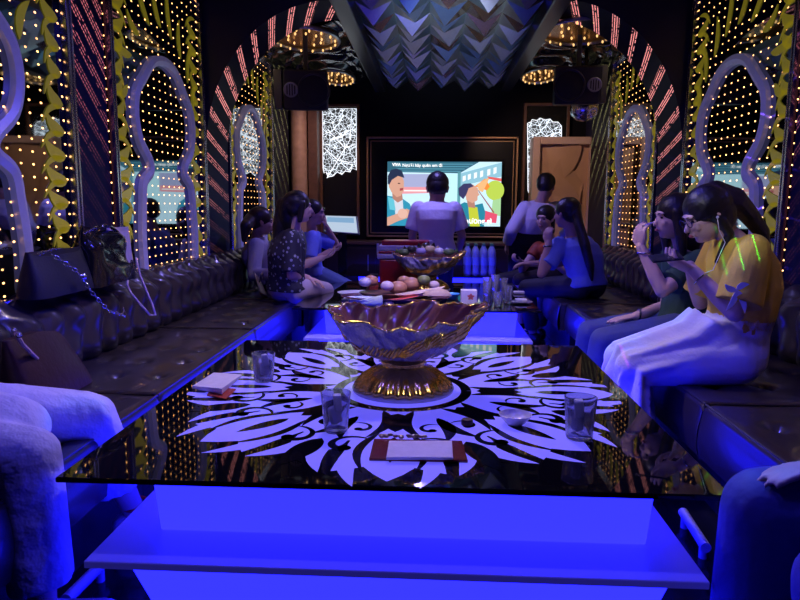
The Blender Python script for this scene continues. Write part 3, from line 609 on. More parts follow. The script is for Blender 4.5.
# ================================================================== FURNITURE
m_glass = mat('black table glass', (0.003, 0.003, 0.005), 0.03, 0.0, coat=0.3, vary=0.01)
m_acr = mat('backlit blue acrylic', (0.3, 0.3, 0.9), 0.3, em=(0.0085, 0.0085, 1.0), es=5.2, vary=0.02)
m_shelf = mat('frosted white acrylic shelf', (0.55, 0.55, 0.75), 0.25, em=(0.05, 0.04, 0.6), es=0.22, vary=0.02)
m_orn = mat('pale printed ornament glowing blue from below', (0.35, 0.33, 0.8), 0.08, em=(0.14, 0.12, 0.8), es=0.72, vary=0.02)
m_ornb = mat('black ornament cutout', (0.003, 0.003, 0.006), 0.05, vary=0.01)
TX0, TX1 = -0.965, 0.748; TC = (TX0 + TX1) / 2
def ornament(parent, cy, zt, R=0.79, RY=0.83):
    q = MB()
    def F(lay):
        def f(x, y, *k): return (TC + x * R, cy + y * RY, zt + 0.0004 + 0.00035 * lay)
        return f
    def rot(pts, a, mir=1): return [(x * C_(a) - y * mir * S(a), x * S(a) + y * mir * C_(a)) for x, y in pts]
    def leaf(r0, a0, r1, a1, wd, bend, lay, mi, k=0, mir=1, n=11):
        pts, ws = leafpts((r0 * C_(a0), r0 * S(a0)), (r1 * C_(a1), r1 * S(a1)), wd, bend, n)
        q.stroke(rot(pts, k, mir), ws, F(lay), mi)
    def scroll(r, a, size, turn, wd, lay, mi, k, mir, n=18, tail=1.5):
        cx, cy_ = r * C_(a), r * S(a); pts = []; ws = []
        for i in range(n):
            t = i / (n - 1); th = turn * (1 - t) * 1.25 * PI + a; rr = size * (0.28 + 0.72 * (1 - t) ** 0.9 * tail * 0.7)
            pts.append((cx + rr * C_(th), cy_ + rr * S(th))); ws.append(max(0.0008, wd * (0.25 + 0.75 * t) * (1 if t > 0.12 else t / 0.12)))
        q.stroke(rot(pts, k, mir), ws, F(lay), mi)
        e = rot([(cx + size * 0.28 * C_(a), cy_ + size * 0.28 * S(a))], k, mir)[0]
        q.prism([(e[0] + wd * 1.25 * C_(j * PI / 6), e[1] + wd * 1.25 * S(j * PI / 6)) for j in range(12)], lambda x, y, kk: F(lay)(x, y), 0, mi)
    N_ = 48
    def ring(r0, r1, lay, mi):
        q.stroke([((r0 + r1) / 2 * C_(2 * PI * j / N_), (r0 + r1) / 2 * S(2 * PI * j / N_)) for j in range(N_ + 1)], [(r1 - r0) / 2] * (N_ + 1), F(lay), mi)
    ring(0.02, 0.7, 0, 0)
    n8 = 8
    for i in range(n8):
        k = 2 * PI * i / n8; h = PI / 8
        leaf(0.5, 0, 1.03, 0, 0.15, 0, 0.2, 0, k)
        for mir in (1, -1):
            leaf(0.5, 0.14, 0.98, 0.2, 0.11, -0.07, 0.4 + 0.1 * mir, 0, k, mir)
            leaf(0.55, 0.3, 0.93, 0.36, 0.085, 0.06, 0.6 + 0.1 * mir, 0, k, mir)
            leaf(0.72, 0.16, 1.08, 0.1, 0.035, 0.04, 0.8, 0, k, mir); leaf(0.7, 0.33, 1.0, 0.24, 0.035, 0.04, 0.82, 0, k, mir)
        leaf(0.36, 0, 0.58, 0, 0.062, 0, 2, 1, k)                        # pointed almond
        leaf(0.64, 0, 0.88, 0, 0.03, 0, 2, 1, k)
        for mir in (1, -1):
            leaf(0.33, 0.2, 0.66, 0.17, 0.026, -0.05, 2.2, 1, k, mir)     # slit along the almond
            leaf(0.44, h * 0.98, 0.7, h * 0.75, 0.03, 0.03, 2.25, 1, k, mir)
            leaf(0.6, 0.1, 0.97, 0.09, 0.018, 0.05, 2.4, 1, k, mir)
            scroll(0.75, 0.23, 0.1, 1, 0.021, 2.6, 1, k, mir)
            scroll(0.56, 0.26, 0.06, -1, 0.014, 2.65, 1, k, mir)
            leaf(0.78, 0.385, 0.95, 0.33, 0.026, 0.03, 2.1, 1, k, mir)
        leaf(0.72, h, 1.0, h, 0.05, 0, 2.15, 1, k)
    ring(0.285, 0.335, 3, 1)
    for v in q.bm.verts:
        if abs(v.co.x - TC) > 0.8: v.co.x = TC + math.copysign(0.8, v.co.x - TC)
    return q.build('printed_ornament', [m_orn, m_ornb], parent, normals=False)
def table(y0, y1, label, orn):
    cy = (y0 + y1) / 2
    t = thing('karaoke_table', label, 'table', (TC, cy, 0), 'blue lit tables down the middle')
    q = MB(); q.bx(TX0, TX1, y0, y1, 0.485, 0.5); gt = q.build('glass_top', m_glass, t, bevel=0.004)
    q = MB(); q.hexa([(-0.745, y0 + 0.12, 0.302), (0.585, y0 + 0.12, 0.302), (0.585, y1 - 0.12, 0.302), (-0.745, y1 - 0.12, 0.302)], [(-0.755, y0 + 0.1, 0.484), (0.595, y0 + 0.1, 0.484), (0.595, y1 - 0.1, 0.484), (-0.755, y1 - 0.1, 0.484)])
    q.build('light_box', m_acr, t, bevel=0.004)
    q = MB(); q.bx(-0.875, 0.685, y0 - 0.05, y1 + 0.05, 0.28, 0.3); q.build('shelf', m_shelf, t, bevel=0.003)
    q = MB(); q.hexa([(-0.68, y0 + 0.05, 0.0), (0.53, y0 + 0.05, 0.0), (0.53, y1 - 0.05, 0.0), (-0.68, y1 - 0.05, 0.0)], [(-0.78, y0 - 0.01, 0.279), (0.61, y0 - 0.01, 0.279), (0.61, y1 + 0.01, 0.279), (-0.78, y1 + 0.01, 0.279)])
    q.build('base', m_acr, t, bevel=0.004)
    if orn: ornament(gt, cy, 0.5)
    return t
table(1.575, 3.345, 'front blue lit table with black glass top and pale damask ornament', True)
table(4.45, 6.1, 'middle blue lit table covered with fruit platters and glasses', False)
table(6.62, 7.95, 'far blue lit table carrying the shrink wrapped water bottles', False)

# ---- sofas: tufted seat, channelled back, recessed plinth
m_lea = mat('black quilted leatherette', (0.032, 0.026, 0.027), 0.28, coat=0.35, bump=0.25, bscale=160, bdist=0.002)
m_plinth = mat('black sofa plinth', (0.01, 0.01, 0.02), 0.4)
def sofa(xb, k, y0, y1, label, fx=None):
    """xb wall side, k = +1 when the seat faces +x"""
    xf = xb + k * 0.73 if fx is None else fx; xs = xb + k * 0.13
    t = thing('sofa_section', label, 'sofa', ((xb + xf) / 2, (y0 + y1) / 2, 0), 'tufted black sofa sections along the walls')
    nt, ns = max(2, round((y1 - y0) / 0.27)), 3; g = 0.004
    def seat(a, b):         # a along y, b over the section: up the front, across the top, down the back
        y = y0 + g + (y1 - y0 - 2 * g) * a; L = abs(xf - xs)
        edge = min(a, 1 - a) * (y1 - y0); er = 0.018 * max(0, 1 - edge / 0.02) ** 2
        if b < 0.25: s = b / 0.25; x = xf + k * (0.012 * S(PI * s)); z = 0.24 + 0.185 * s
        elif b < 0.35: s = (b - 0.25) / 0.1; x = xf - k * 0.03 * (1 - C_(s * PI / 2)); z = 0.425 + 0.028 * S(s * PI / 2)
        else:
            s = (b - 0.35) / 0.65; x = xf - k * (0.03 + (L - 0.03) * s); z = 0.453
            tu = math.cos(PI * 2 * (a * nt)) if False else 0
            fy, fs = a * nt, s * ns; dy, ds = (fy - round(fy)) / nt * (y1 - y0), (fs - 0.5 - round(fs - 0.5)) / ns * L
            if 0.2 < fy < nt - 0.2: z -= 0.034 * math.exp(-(dy * dy + ds * ds) / 0.0012)
            if 0.2 < fy < nt - 0.2: z -= 0.009 * math.exp(-ds * ds / 0.00012) * abs(C_(fy * PI)) ** 2
            z += 0.006 * noise.noise(Vector((x * 6, y * 6, 0)))
        return (x, y, z - er)
    q = MB(); q.grid(seat, 84, 64)
    q.bx(min(xs, xf - k * 0.01), max(xs, xf - k * 0.01), y0 + 0.006, y0 + 0.012, 0.24, 0.44); q.bx(min(xs, xf - k * 0.01), max(xs, xf - k * 0.01), y1 - 0.012, y1 - 0.006, 0.24, 0.44)
    q.bx(min(xs, xf), max(xs, xf), y0 + g, y1 - g, 0.238, 0.242)
    q.build('seat_cushion', m_lea, t, smooth=True, angle=60)
    q = MB(); q.tube([(xf - k * 0.012, y0 + 0.004 + (y1 - y0 - 0.008) * j / 8, 0.449) for j in range(9)], 0.005, 6)
    q.tube([(xf - k * 0.02, y1 - 0.003, 0.452), (xs, y1 - 0.003, 0.455)], 0.007, 6); q.build('piping', m_lea, t, smooth=True)
    nc = max(3, round((y1 - y0) / 0.17))
    def back(a, b):
        y = y0 + g + (y1 - y0 - 2 * g) * a; th = b * PI
        c = abs(S(PI * (a * nc + 0.25 * S(2 * PI * b * 1.5)))) ** 0.55; puff = (0.034 + 0.012 * noise.noise(Vector((y * 5, b * 5, 1)))) * c + 0.016 * S(2 * PI * (b * 2.4)) * c
        # profile: from the seat up the front, over a rounded top to the wall
        if b < 0.55: s = b / 0.55; x = xs - k * 0.01 + k * (0.035 * S(PI * s)) - k * 0.02 * s; z = 0.45 + 0.26 * s; nx, nz = k, 0.1
        else: s = (b - 0.55) / 0.45; an = s * PI / 2; x = xs - k * 0.03 - k * 0.1 * (1 - C_(an)) ; z = 0.71 + 0.07 * S(an); nx, nz = k * C_(an), S(an)
        edge = min(a, 1 - a) * (y1 - y0); e = min(1, edge / 0.03) ** 0.5
        return (x + nx * puff * e, y, z + nz * puff * e * 0.7)
    q = MB(); q.grid(back, nc * 10, 36)
    q.build('backrest', m_lea, t, smooth=True, angle=70)
    q = MB(); xa, xc = sorted((xb + k * 0.004, xf - k * 0.09)); q.bx(xa, xc, y0 + 0.002, y1 - 0.002, 0, 0.237); q.build('plinth', m_plinth, t)
    return t
YL = (-0.85, 1.1, 2.49, 3.9, 5.16); lb = ['nearest the camera, mostly out of view', 'carrying the white trousered sitter and the brown bag', 'in front of the black handbags, empty', 'empty, reaching to the arch', 'beyond the arch, where the women in dark and grey tops sit']
for i in range(4): sofa(XL, 1, YL[i], YL[i + 1], 'left wall sofa section ' + lb[i])
sofa(XL, 1, 5.16, 7.2, 'left wall sofa section ' + lb[4], -1.03)
YR = (-0.85, 1.2, 2.52, 3.9, 5.16); lb = ['nearest the camera, mostly out of view', 'between the navy clad knee and the white skirt', 'under the woman in the yellow top', 'just beyond the woman in dark green']
for i in range(4): sofa(XR, -1, YR[i], YR[i + 1], 'right wall sofa section ' + lb[i], 1.05)
sofa(XR, -1, 5.16, 7.25, 'right wall sofa section beyond the arch, under the ponytailed woman in blue', 1.0)
# low foot rails lying along the plinths
m_rail = mat('pale enamelled rail', (0.4, 0.4, 0.6), 0.35)
for pts, lb in ((((103, 563), (66, 600)), 'pale foot rail on the floor left of the front table'), (((683, 512), (706, 548)), 'short pale foot rail on the floor right of the front table')):
    a, b = PZ(*pts[0], 0.05), PZ(*pts[1], 0.05)
    t = thing('foot_rail', lb, 'rail', tuple((a + b) / 2 - Vector((0, 0, 0.05))), 'foot rails')
    q = MB(); q.cone(a, b, 0.018); q.build('rail_tube', m_rail, t, smooth=True)
    q = MB()
    for s in (0.1, 0.9): c = a + (b - a) * s; q.cone((c.x, c.y, 0), (c.x, c.y, 0.045), 0.014)
    q.build('foot', m_rail, t)

# ================================================================== THINGS ON THE TABLES
m_crys = mat('clear crystal glass', (0.86, 0.86, 1.0), 0.03, trans=1.0, ior=1.45, vary=0.01)
m_ice = mat('cloudy ice', (0.8, 0.84, 1.0), 0.3, trans=0.3, ior=1.2, bump=0.3, bscale=40)
m_tum = mat('thin clear tumbler glass', (0.85, 0.87, 1.0), 0.05, trans=0.82, ior=1.35, vary=0.01)
def tumbler(c, h, r0, r1, label, ice=True, group='water tumblers'):
    t = thing('tumbler', label, 'glass', tuple(c), group)
    q = MB(); n = 24; fl = lambda r, z, a: r * (1 + (0.03 * abs(S(5 * a)) if z < h * 0.65 else 0))
    rows = q.lathe([(r0 * 0.9, 0.0), (r0, 0.004), (r0 + (r1 - r0) * 0.65, h * 0.65), (r1, h), (r1 - 0.0025, h), (r0 + (r1 - r0) * 0.65 - 0.004, h * 0.65), (r0 - 0.005, 0.014), (0.004, 0.012)], c, 40, fn=fl)
    q.cap(rows[0], flip=True); q.cap(rows[-1]); q.build('cup', m_tum, t, smooth=True, angle=50)
    if ice:
        rnd = random.Random(int(h * 1e4 + c[0] * 99)); 
        for j in range(2):
            q = MB(); cc = Vector(c) + Vector((rnd.uniform(-1, 1) * r0 * 0.2, rnd.uniform(-1, 1) * r0 * 0.2, 0.016 + h * (0.3 + 0.3 * j)))
            q.box(cc, (r0 * 0.95, r0 * 0.7, h * 0.42), Matrix.Rotation(rnd.uniform(-0.35, 0.35), 3, 'Y') @ Matrix.Rotation(rnd.uniform(0, 3), 3, 'Z'))
            q.build('ice_cube', m_ice, t, bevel=0.006)
    return t
tumbler(PZ(264, 381, 0.501), 0.115, 0.036, 0.046, 'faceted tumbler of ice on the far left of the front table, by the folded tissue')
tumbler(PZ(336, 431, 0.501), 0.125, 0.036, 0.047, 'faceted tumbler of ice in front of the large golden fruit bowl')
tumbler(PZ(579, 438, 0.501), 0.13, 0.039, 0.049, 'faceted tumbler of ice on the right of the front table, beside the small bowl')
# small bowl
m_porc = mat('white porcelain', (0.72, 0.72, 0.75), 0.2, coat=0.3)
c = PZ(515, 424, 0.501); t = thing('small_bowl', 'small white porcelain bowl near the right tumbler on the front table', 'bowl', tuple(c))
q = MB(); rows = q.lathe([(0.026, 0), (0.03, 0.004), (0.046, 0.022), (0.054, 0.034), (0.051, 0.035), (0.042, 0.022), (0.02, 0.009)], c, 32); q.cap(rows[0], flip=True); q.cap(rows[-1]); q.build('bowl', m_porc, t, smooth=True, angle=60)
q = MB()
for i in range(9): a = i * 2.4; q.sph((c.x + 0.02 * C_(a) * (i / 9) ** .5, c.y + 0.02 * S(a) * (i / 9) ** .5, c.z + 0.013), (0.006, 0.005, 0.004), n=8)
q.build('seeds', mat('pale seeds', (0.5, 0.45, 0.4), 0.5), t, smooth=True)['kind'] = 'stuff'
c = PZ(467, 425, 0.501); q = MB(); rows = q.lathe([(0.017, 0), (0.019, 0.003), (0.019, 0.016), (0.016, 0.02), (0.001, 0.021)], c, 20); q.cap(rows[0], flip=True)
tag(q.build('bottle_stopper', mat('dark brown cork', (0.06, 0.03, 0.025), 0.5), origin=c, smooth=True), 'small round brown stopper lying on the ornament left of the small bowl', 'stopper')
# napkins
m_nap = mat('white tissue', (0.75, 0.72, 0.75), 0.7, bump=0.2); m_red = mat('dark red lacquer', (0.16, 0.012, 0.015), 0.2, coat=0.4)
a, b, c_, d = [PZ(*p, 0.501) for p in ((369, 461), (468, 463), (462, 443), (374, 441))]
t = thing('tissue_tray', 'white folded tissue on a dark red lacquer tray at the front edge of the table', 'napkin', tuple((a + c_) / 2))
up = Vector((0, 0, 1))
q = MB(); q.hexa([a, b, c_, d], [p + up * 0.008 for p in (a, b, c_, d)]); q.build('tray', m_red, t, bevel=0.002)
q = MB(); i4 = [PZ(*p, 0.51) for p in ((386, 460), (453, 460), (452, 443), (389, 443))]; q.hexa(i4, [p + up * 0.008 for p in i4]); q.build('folded_tissue', m_nap, t, bevel=0.002)
q = MB()
for i in range(22):
    x = d.x + (c_.x - d.x) * (0.05 + 0.6 * random.random()); q.sph((x, d.y + 0.008 + 0.012 * random.random(), 0.511 + 0.006 * random.random()), (0.009, 0.006, 0.005), n=8)
q.build('torn_foil', mat('crumpled gold foil', (0.5, 0.42, 0.3), 0.3, 0.8), t, smooth=True)['kind'] = 'stuff'
i4 = [PZ(*p, 0.503) for p in ((192, 390), (222, 396), (242, 378), (214, 379))]
t = thing('folded_tissue', 'folded white tissue with red wrapper at the left edge of the front table', 'napkin', tuple((i4[0] + i4[2]) / 2))
q = MB(); q.hexa([p + up * 0.006 for p in i4], [p + up * (0.016 + 0.012 * (k % 2)) for k, p in enumerate(i4)]); q.build('tissue', m_nap, t, bevel=0.002)
w4 = [PZ(*p, 0.5012) for p in ((207, 396), (226, 400), (236, 390), (212, 388))]; q = MB(); q.hexa(w4, [p + up * 0.005 for p in w4]); q.build('wrapper', mat('red wrapper', (0.4, 0.05, 0.02), 0.35), t)

# ---- the large crystal fruit bowl
m_bowl = mat('lilac crystal', (0.5, 0.45, 0.8), 0.1, trans=0.3, ior=1.45, bump=1.0, bscale=26, bdist=0.03, coat=0.8)
m_lin = mat('plum lacquered lining', (0.2, 0.08, 0.07), 0.25, coat=0.3, bump=0.3, bscale=20)
m_gilt = mat('gilt edging', (0.8, 0.55, 0.15), 0.25, 0.9, bump=0.5, bscale=45)
def fruit_bowl(cx, cy, z0, label):
    t = thing('fruit_bowl', label, 'bowl', (cx, cy, z0), 'crystal fruit bowls')
    def rim(a): return 0.255 + 0.035 * C_(a) ** 2 + 0.022 * S(5 * a + 1) + 0.010 * S(13 * a)
    def rz(a): return 0.285 + 0.035 * C_(a - 0.15) ** 2 * (1 if C_(a) > 0 else 0.55) + 0.007 * S(5 * a + 1) + 0.007 * S(11 * a) + 0.012 * S(a)
    def surf(a, s, off=0.0):
        tw = a + 0.55 * s; fl = 0.010 * s * S(22 * tw + 2 * s) + 0.014 * s * S(7 * tw + 2)
        r = 0.05 + (rim(a) - 0.05) * (s ** 0.62) + fl + off; z = 0.135 + (rz(a) - 0.135) * s ** 1.45 - 0.012 * (1 - s)
        return Vector((cx + r * C_(a), cy + r * 0.86 * S(a), z0 + z))
    n, m = 132, 22
    q = MB(); out = [[surf(2 * PI * k / n, j / m) for k in range(n)] for j in range(m + 1)]; inn = [[surf(2 * PI * k / n, j / m, -0.012) + Vector((0, 0, 0.010 * (1 - j / m))) for k in range(n)] for j in range(m, -1, -1)]
    q.loft(out + inn, True, True); nf = n * (m + 1)
    for i_, fc in enumerate(q.bm.faces): fc.material_index = 1 if i_ >= nf else 0
    q.build('crystal_shell', [m_bowl, m_lin], t, smooth=True, angle=80)
    q = MB(); q.tube([surf(2 * PI * k / 180, 1.0, -0.006) + Vector((0, 0, 0.003 * S(9 * k))) for k in range(180)], 0.0045, 6, closed=True)
    q.build('gilt_rim', m_gilt, t, smooth=True)
    q = MB(); rnd = random.Random(5)
    for base in (-2.95, -2.6, -2.2, -1.9, -1.6, -1.35, -1.05, -0.75, -0.5, -0.25, 0.1, 2.6):       # gilt feathers sweeping up the outside
        q = MB()
        for j in range(5):
            a = base + 0.07 * j; pts = [surf(a - 0.28 * (1 - s), 0.55 + 0.45 * s - 0.05 * j * 0, 0.005) for s in [i / 6 for i in range(7)]]
            if base not in (-0.75, -0.5, -0.25, 0.1): pts = [surf(a - 0.2 * (1 - s), 0.3 + 0.3 * s + 0.25 * ((int(base * 20)) % 2), 0.004) for s in [i / 6 for i in range(7)]]
            q.tube(pts, [0.001 + 0.0048 * S(PI * i / (len(pts) - 1)) ** 0.7 for i in range(len(pts))], 6)
        q.build('gilt_feather', m_gilt, t, smooth=True)
    q = MB(); fl = lambda r, z, a: r * (1 + (0.045 * S(26 * a) if z < 0.09 else 0))
    rows = q.lathe([(0.17, 0.012), (0.183, 0.018), (0.178, 0.032), (0.155, 0.058), (0.12, 0.082), (0.085, 0.096), (0.08, 0.105), (0.088, 0.112), (0.085, 0.12), (0.068, 0.128), (0.06, 0.14), (0.001, 0.142)], (cx, cy, z0), 104, fn=fl)
    q.cap(rows[0], flip=True); q.build('gilded_foot', m_gold, t, smooth=True, angle=80)
    q = MB(); rows = q.lathe([(0.17, 0.001), (0.192, 0.002), (0.195, 0.012), (0.17, 0.014), (0.001, 0.0145)], (cx, cy, z0), 60); q.cap(rows[0], flip=True); q.build('foot_ring', mat('frosted crystal foot', (0.5, 0.48, 0.9), 0.2, trans=0.4), t, smooth=True)
    return t, surf
t, srf = fruit_bowl(-0.105, 2.46, 0.501, 'large crystal fruit bowl with gilt feathers and golden foot on the front table')
fruit_bowl(-0.04, 5.5, 0.501, 'second crystal fruit bowl, heaped with wrapped snacks, on the middle table by the red cooler')
# ---- fruit on the middle table, on a broad platter
def blob(name, c, r, m, label, cat, group=None, sc=(1, 1, 1), n=18):
    q = MB(); q.sph(c, (r * sc[0], r * sc[1], r * sc[2]), n=n); q.cone((c[0], c[1], c[2] + r * sc[2] * 0.9), (c[0] + 0.003, c[1], c[2] + r * sc[2] * 1.12), 0.003, 0.002, 6)
    return tag(q.build(name, m, origin=(c[0], c[1], c[2]), smooth=True), label, cat, group)
m_pl = mat('pink cream platter', (0.6, 0.4, 0.38), 0.3); m_wax = mat('red rimmed plate', (0.5, 0.02, 0.03), 0.3)
pc = P(395, 296, 4.72); pc.z = 0.501
t = thing('platter', 'wide plum coloured fruit platter on the near end of the middle table', 'platter', tuple(pc))
q = MB(); rows = q.lathe([(0.2, 0), (0.22, 0.004), (0.3, 0.04), (0.33, 0.05), (0.325, 0.056), (0.22, 0.016), (0.001, 0.012)], pc, 48); q.cap(rows[0], flip=True)
for v in q.bm.verts: v.co.x = pc.x + (v.co.x - pc.x) * 1.2; v.co.y = pc.y + (v.co.y - pc.y) * 0.62
q.build('dish', mat('plum glazed dish', (0.12, 0.05, 0.08), 0.2, coat=0.4), t, smooth=True, angle=60)
zt = 0.52
m_man = mat('brown pink mango skin', (0.4, 0.2, 0.13), 0.4, vary=0.3, bscale=12); m_app = mat('green apple skin', (0.16, 0.2, 0.07), 0.35, vary=0.3, bscale=12); m_egg = mat('pale rambutan flesh', (0.6, 0.5, 0.55), 0.4)
m_mel = mat('pale melon flesh', (0.55, 0.42, 0.3), 0.45); m_rind = mat('dark green rind', (0.05, 0.1, 0.03), 0.35); m_wm = mat('red watermelon flesh', (0.5, 0.05, 0.03), 0.4)
specs = [((398, 288), 0.060, m_man, 'brown pink mango at the centre of the platter heap', 'mango', 4.8), ((411, 284), 0.060, m_man, 'brown pink mango right of the centre mango', 'mango', 4.85), ((387, 286), 0.043, m_egg, 'small pale round fruit left of the mangoes', 'fruit', 4.72),
         ((371, 281), 0.050, m_man, 'dull pink mango on the left of the platter heap', 'mango', 4.85), ((365, 282), 0.041, m_egg, 'small pale lilac fruit leaning on the leftmost mango', 'fruit', 4.75), ((424, 280), 0.043, m_app, 'green apple on the right of the platter heap', 'apple', 4.82), ((434, 285), 0.036, m_egg, 'pale pink round fruit right of the green apple', 'fruit', 4.85),
         ((404, 281), 0.046, m_man, 'small mango on top of the heap', 'mango', 4.95), ((389, 304), 0.031, m_mel, 'small cream coloured cake on the front of the platter', 'cake', 4.55)]
for (uv, r, m, lb, ct, y) in specs:
    c = P(*uv, y); blob(ct, tuple(c), r, m, lb, ct, 'fruit on the middle table', (1.15, 1, 0.85))
# supports under the heap: a shallow inner bowl
q = MB(); rows = q.lathe([(0.12, 0.013), (0.18, 0.05), (0.2, 0.07), (0.195, 0.073), (0.001, 0.06)], (pc.x + 0.0, pc.y + 0.08, 0.5), 40); q.cap(rows[0], flip=True)
for v in q.bm.verts: v.co.x = pc.x + (v.co.x - pc.x) * 1.35; v.co.y = pc.y + 0.08 + (v.co.y - pc.y - 0.08) * 0.75
tag(q.build('snack_dish', mat('brown snack dish', (0.14, 0.07, 0.06), 0.3), origin=(pc.x, pc.y + 0.08, 0.5), smooth=True), 'shallow brown dish on the platter holding the mango heap', 'dish')
# melon wedges and boats
def wedge(c, L, r, a0, a1, rotz, tilt, mats, label, cat):
    q = MB(); rows = []; n = 14; R_ = Matrix.Rotation(rotz, 3, 'Z') @ Matrix.Rotation(tilt, 3, 'Y')
    for i in range(n + 1):
        s = -1 + 2 * i / n; rr = r * math.sqrt(max(0.02, 1 - s * s)); rows.append([Vector(c) + R_ @ Vector((s * L / 2, rr * C_(a0 + (a1 - a0) * j / 10), rr * S(a0 + (a1 - a0) * j / 10))) for j in range(11)] + [Vector(c) + R_ @ Vector((s * L / 2, 0, 0))])
    q.loft(rows)
    for f in q.bm.faces:
        d = [(R_.transposed() @ (v.co - Vector(c))) for v in f.verts]; f.material_index = 1 if all(math.hypot(p.y, p.z) > r * 0.12 and abs(math.hypot(p.y, p.z) - r * math.sqrt(max(0.02, 1 - min(1, (2 * p.x / L) ** 2)))) < 0.003 for p in d) else 0
    return tag(q.build('melon_wedge' if cat == 'melon' else 'fruit_slice', mats, origin=c, smooth=True, angle=30), label, cat, 'cut fruit on the middle table')
wedge(tuple(P(420, 290, 4.66)), 0.36, 0.05, -2.8, -0.3, 0.1, -0.16, [m_mel, m_mel], 'long pale yellow banana like slice across the right of the platter', 'fruit slice')
wedge(tuple(P(398, 298, 4.58)), 0.3, 0.035, -2.9, -0.2, 0.1, -0.12, [m_wm, m_rind], 'long dark rimmed slice lying in front of the mangoes', 'fruit slice')
wedge(tuple(P(437, 296, 4.56)), 0.2, 0.055, 0.1, 3.0, 0.0, 0.0, [m_mel, m_mel], 'thick pale melon piece on the right end of the platter', 'melon')
wedge(tuple(P(427, 302, 4.5)), 0.14, 0.035, -3.0, -0.1, 0.1, 0.0, [m_wm, m_rind], 'red watermelon slice with dark rind in front of the pale melon', 'melon')
# blue lit white dishes on the left of the platter
m_wd = mat('white melamine', (0.7, 0.72, 0.78), 0.3)
def dish(c, r, h, label, m=m_wd, name='side_dish', sx=1.0):
    q = MB(); rows = q.lathe([(r * 0.55, 0), (r * 0.6, 0.003), (r, h), (r * 0.96, h + 0.002), (r * 0.5, 0.008)], c, 32); q.cap(rows[0], flip=True); q.cap(rows[-1])
    for v in q.bm.verts: v.co.x = c[0] + (v.co.x - c[0]) * sx
    return tag(q.build(name, m, origin=c, smooth=True, angle=60), label, 'dish', 'white dishes on the middle table')
c = P(362, 300, 4.6); dish((c.x, c.y, 0.502), 0.11, 0.05, 'white dish catching the bright blue beam at the left end of the platter', sx=1.2)
c = P(356, 286, 5.0); dish((c.x, c.y, 0.502), 0.12, 0.04, 'white dish behind the blue lit one on the left', sx=1.2)
c = P(452, 290, 4.95); dish((c.x, c.y, 0.502), 0.06, 0.045, 'small sky blue cup shaped dish right of the platter', mat('sky blue melamine', (0.1, 0.45, 0.8), 0.3))
c = P(374, 302, 4.52); c.z = 0.53; q = MB(); q.cone(c + Vector((-0.09, 0, 0)), c + Vector((0.06, 0.01, 0.012)), 0.02, 0.045, 20); tag(q.build('paper_cone', mat('pale mint paper', (0.5, 0.62, 0.58), 0.6), origin=c), 'pale mint paper cone lying at the front of the platter', 'paper cone')
c = P(345, 301, 4.5); q = MB(); q.box((c.x, c.y, 0.53), (0.05, 0.05, 0.055)); tag(q.build('small_box', mat('black card', (0.01, 0.01, 0.012), 0.4), origin=(c.x, c.y, 0.502), bevel=0.003), 'small black box at the left front corner of the middle table', 'box')
c = P(374, 270, 5.5); q = MB(); q.bx(c.x - 0.035, c.x + 0.035, c.y - 0.03, c.y + 0.03, 0.501, 0.6); q.bx(c.x - 0.035, c.x + 0.035, c.y - 0.03, c.y + 0.03, 0.601, 0.63, mi=1); tag(q.build('drink_carton', [mat('red drink carton', (0.3, 0.05, 0.04), 0.4), mat('black card', (0.01, 0.01, 0.012))], origin=(c.x, c.y, 0.5)), 'small red and black carton standing in front of the red cooler', 'carton')
# card box, tissues, plate at the right
c = P(470, 302, 4.72)
t = thing('card_box', 'white card box with a pink print beside the tall glasses', 'box', (c.x, c.y, 0.501))
MB().bx(c.x - 0.065, c.x + 0.05, c.y, c.y + 0.1, 0.501, 0.6).build('box', mat('white card', (0.65, 0.62, 0.68), 0.5), t, bevel=0.002)
q = MB()
for k in range(5): a = 2 * PI * k / 5 + 0.3; q.stroke(*leafpts((0, 0), (0.028 * C_(a), 0.026 * S(a)), 0.009), lambda x, y: (c.x + 0.005 + x, c.y - 0.0015, 0.555 + y))
q.build('printed_flower', mat('pink print', (0.6, 0.15, 0.12), 0.5), t, normals=False)
gl = ['tall empty glass at the front of the cluster', 'tall empty glass behind the front one', 'tall empty glass leaning right in the cluster', 'tall empty glass at the right end of the cluster', 'short empty glass low in the cluster']
for i, (u, v, y, h, r, ln) in enumerate(((487, 304, 4.75, 0.19, 0.036, 0), (495, 300, 5.0, 0.19, 0.034, 0.05), (503, 299, 4.95, 0.16, 0.034, 0.22), (508, 303, 4.75, 0.13, 0.036, 0.1), (498, 306, 4.62, 0.1, 0.036, 0.0))):
    c = PZ(u, v, 0.501); t = tumbler(c, h, r * 0.75, r, gl[i] + ' on the middle table', False, 'tall glasses on the middle table')
    if ln: t.rotation_euler = (0, 0.0, 0)
c = PZ(521, 303, 0.501); dish(tuple(c), 0.085, 0.012, 'flat dark edged plate with tissue packs at the right front of the middle table', mat('grey plate', (0.25, 0.24, 0.3), 0.3))
for du, dv, lb in ((0, -2, 'white tissue pack lying on the flat plate'), (-2, -11, 'white tissue pack with dark edge behind the plate')):
    c2 = PZ(521 + du, 303 + dv, 0.515); q = MB(); q.box((c2.x, c2.y, 0.522 if dv > -5 else 0.512), (0.085, 0.06, 0.02)); tag(q.build('tissue_pack', m_nap, origin=(c2.x, c2.y, 0.512), bevel=0.005), lb, 'tissue', 'tissue packs')
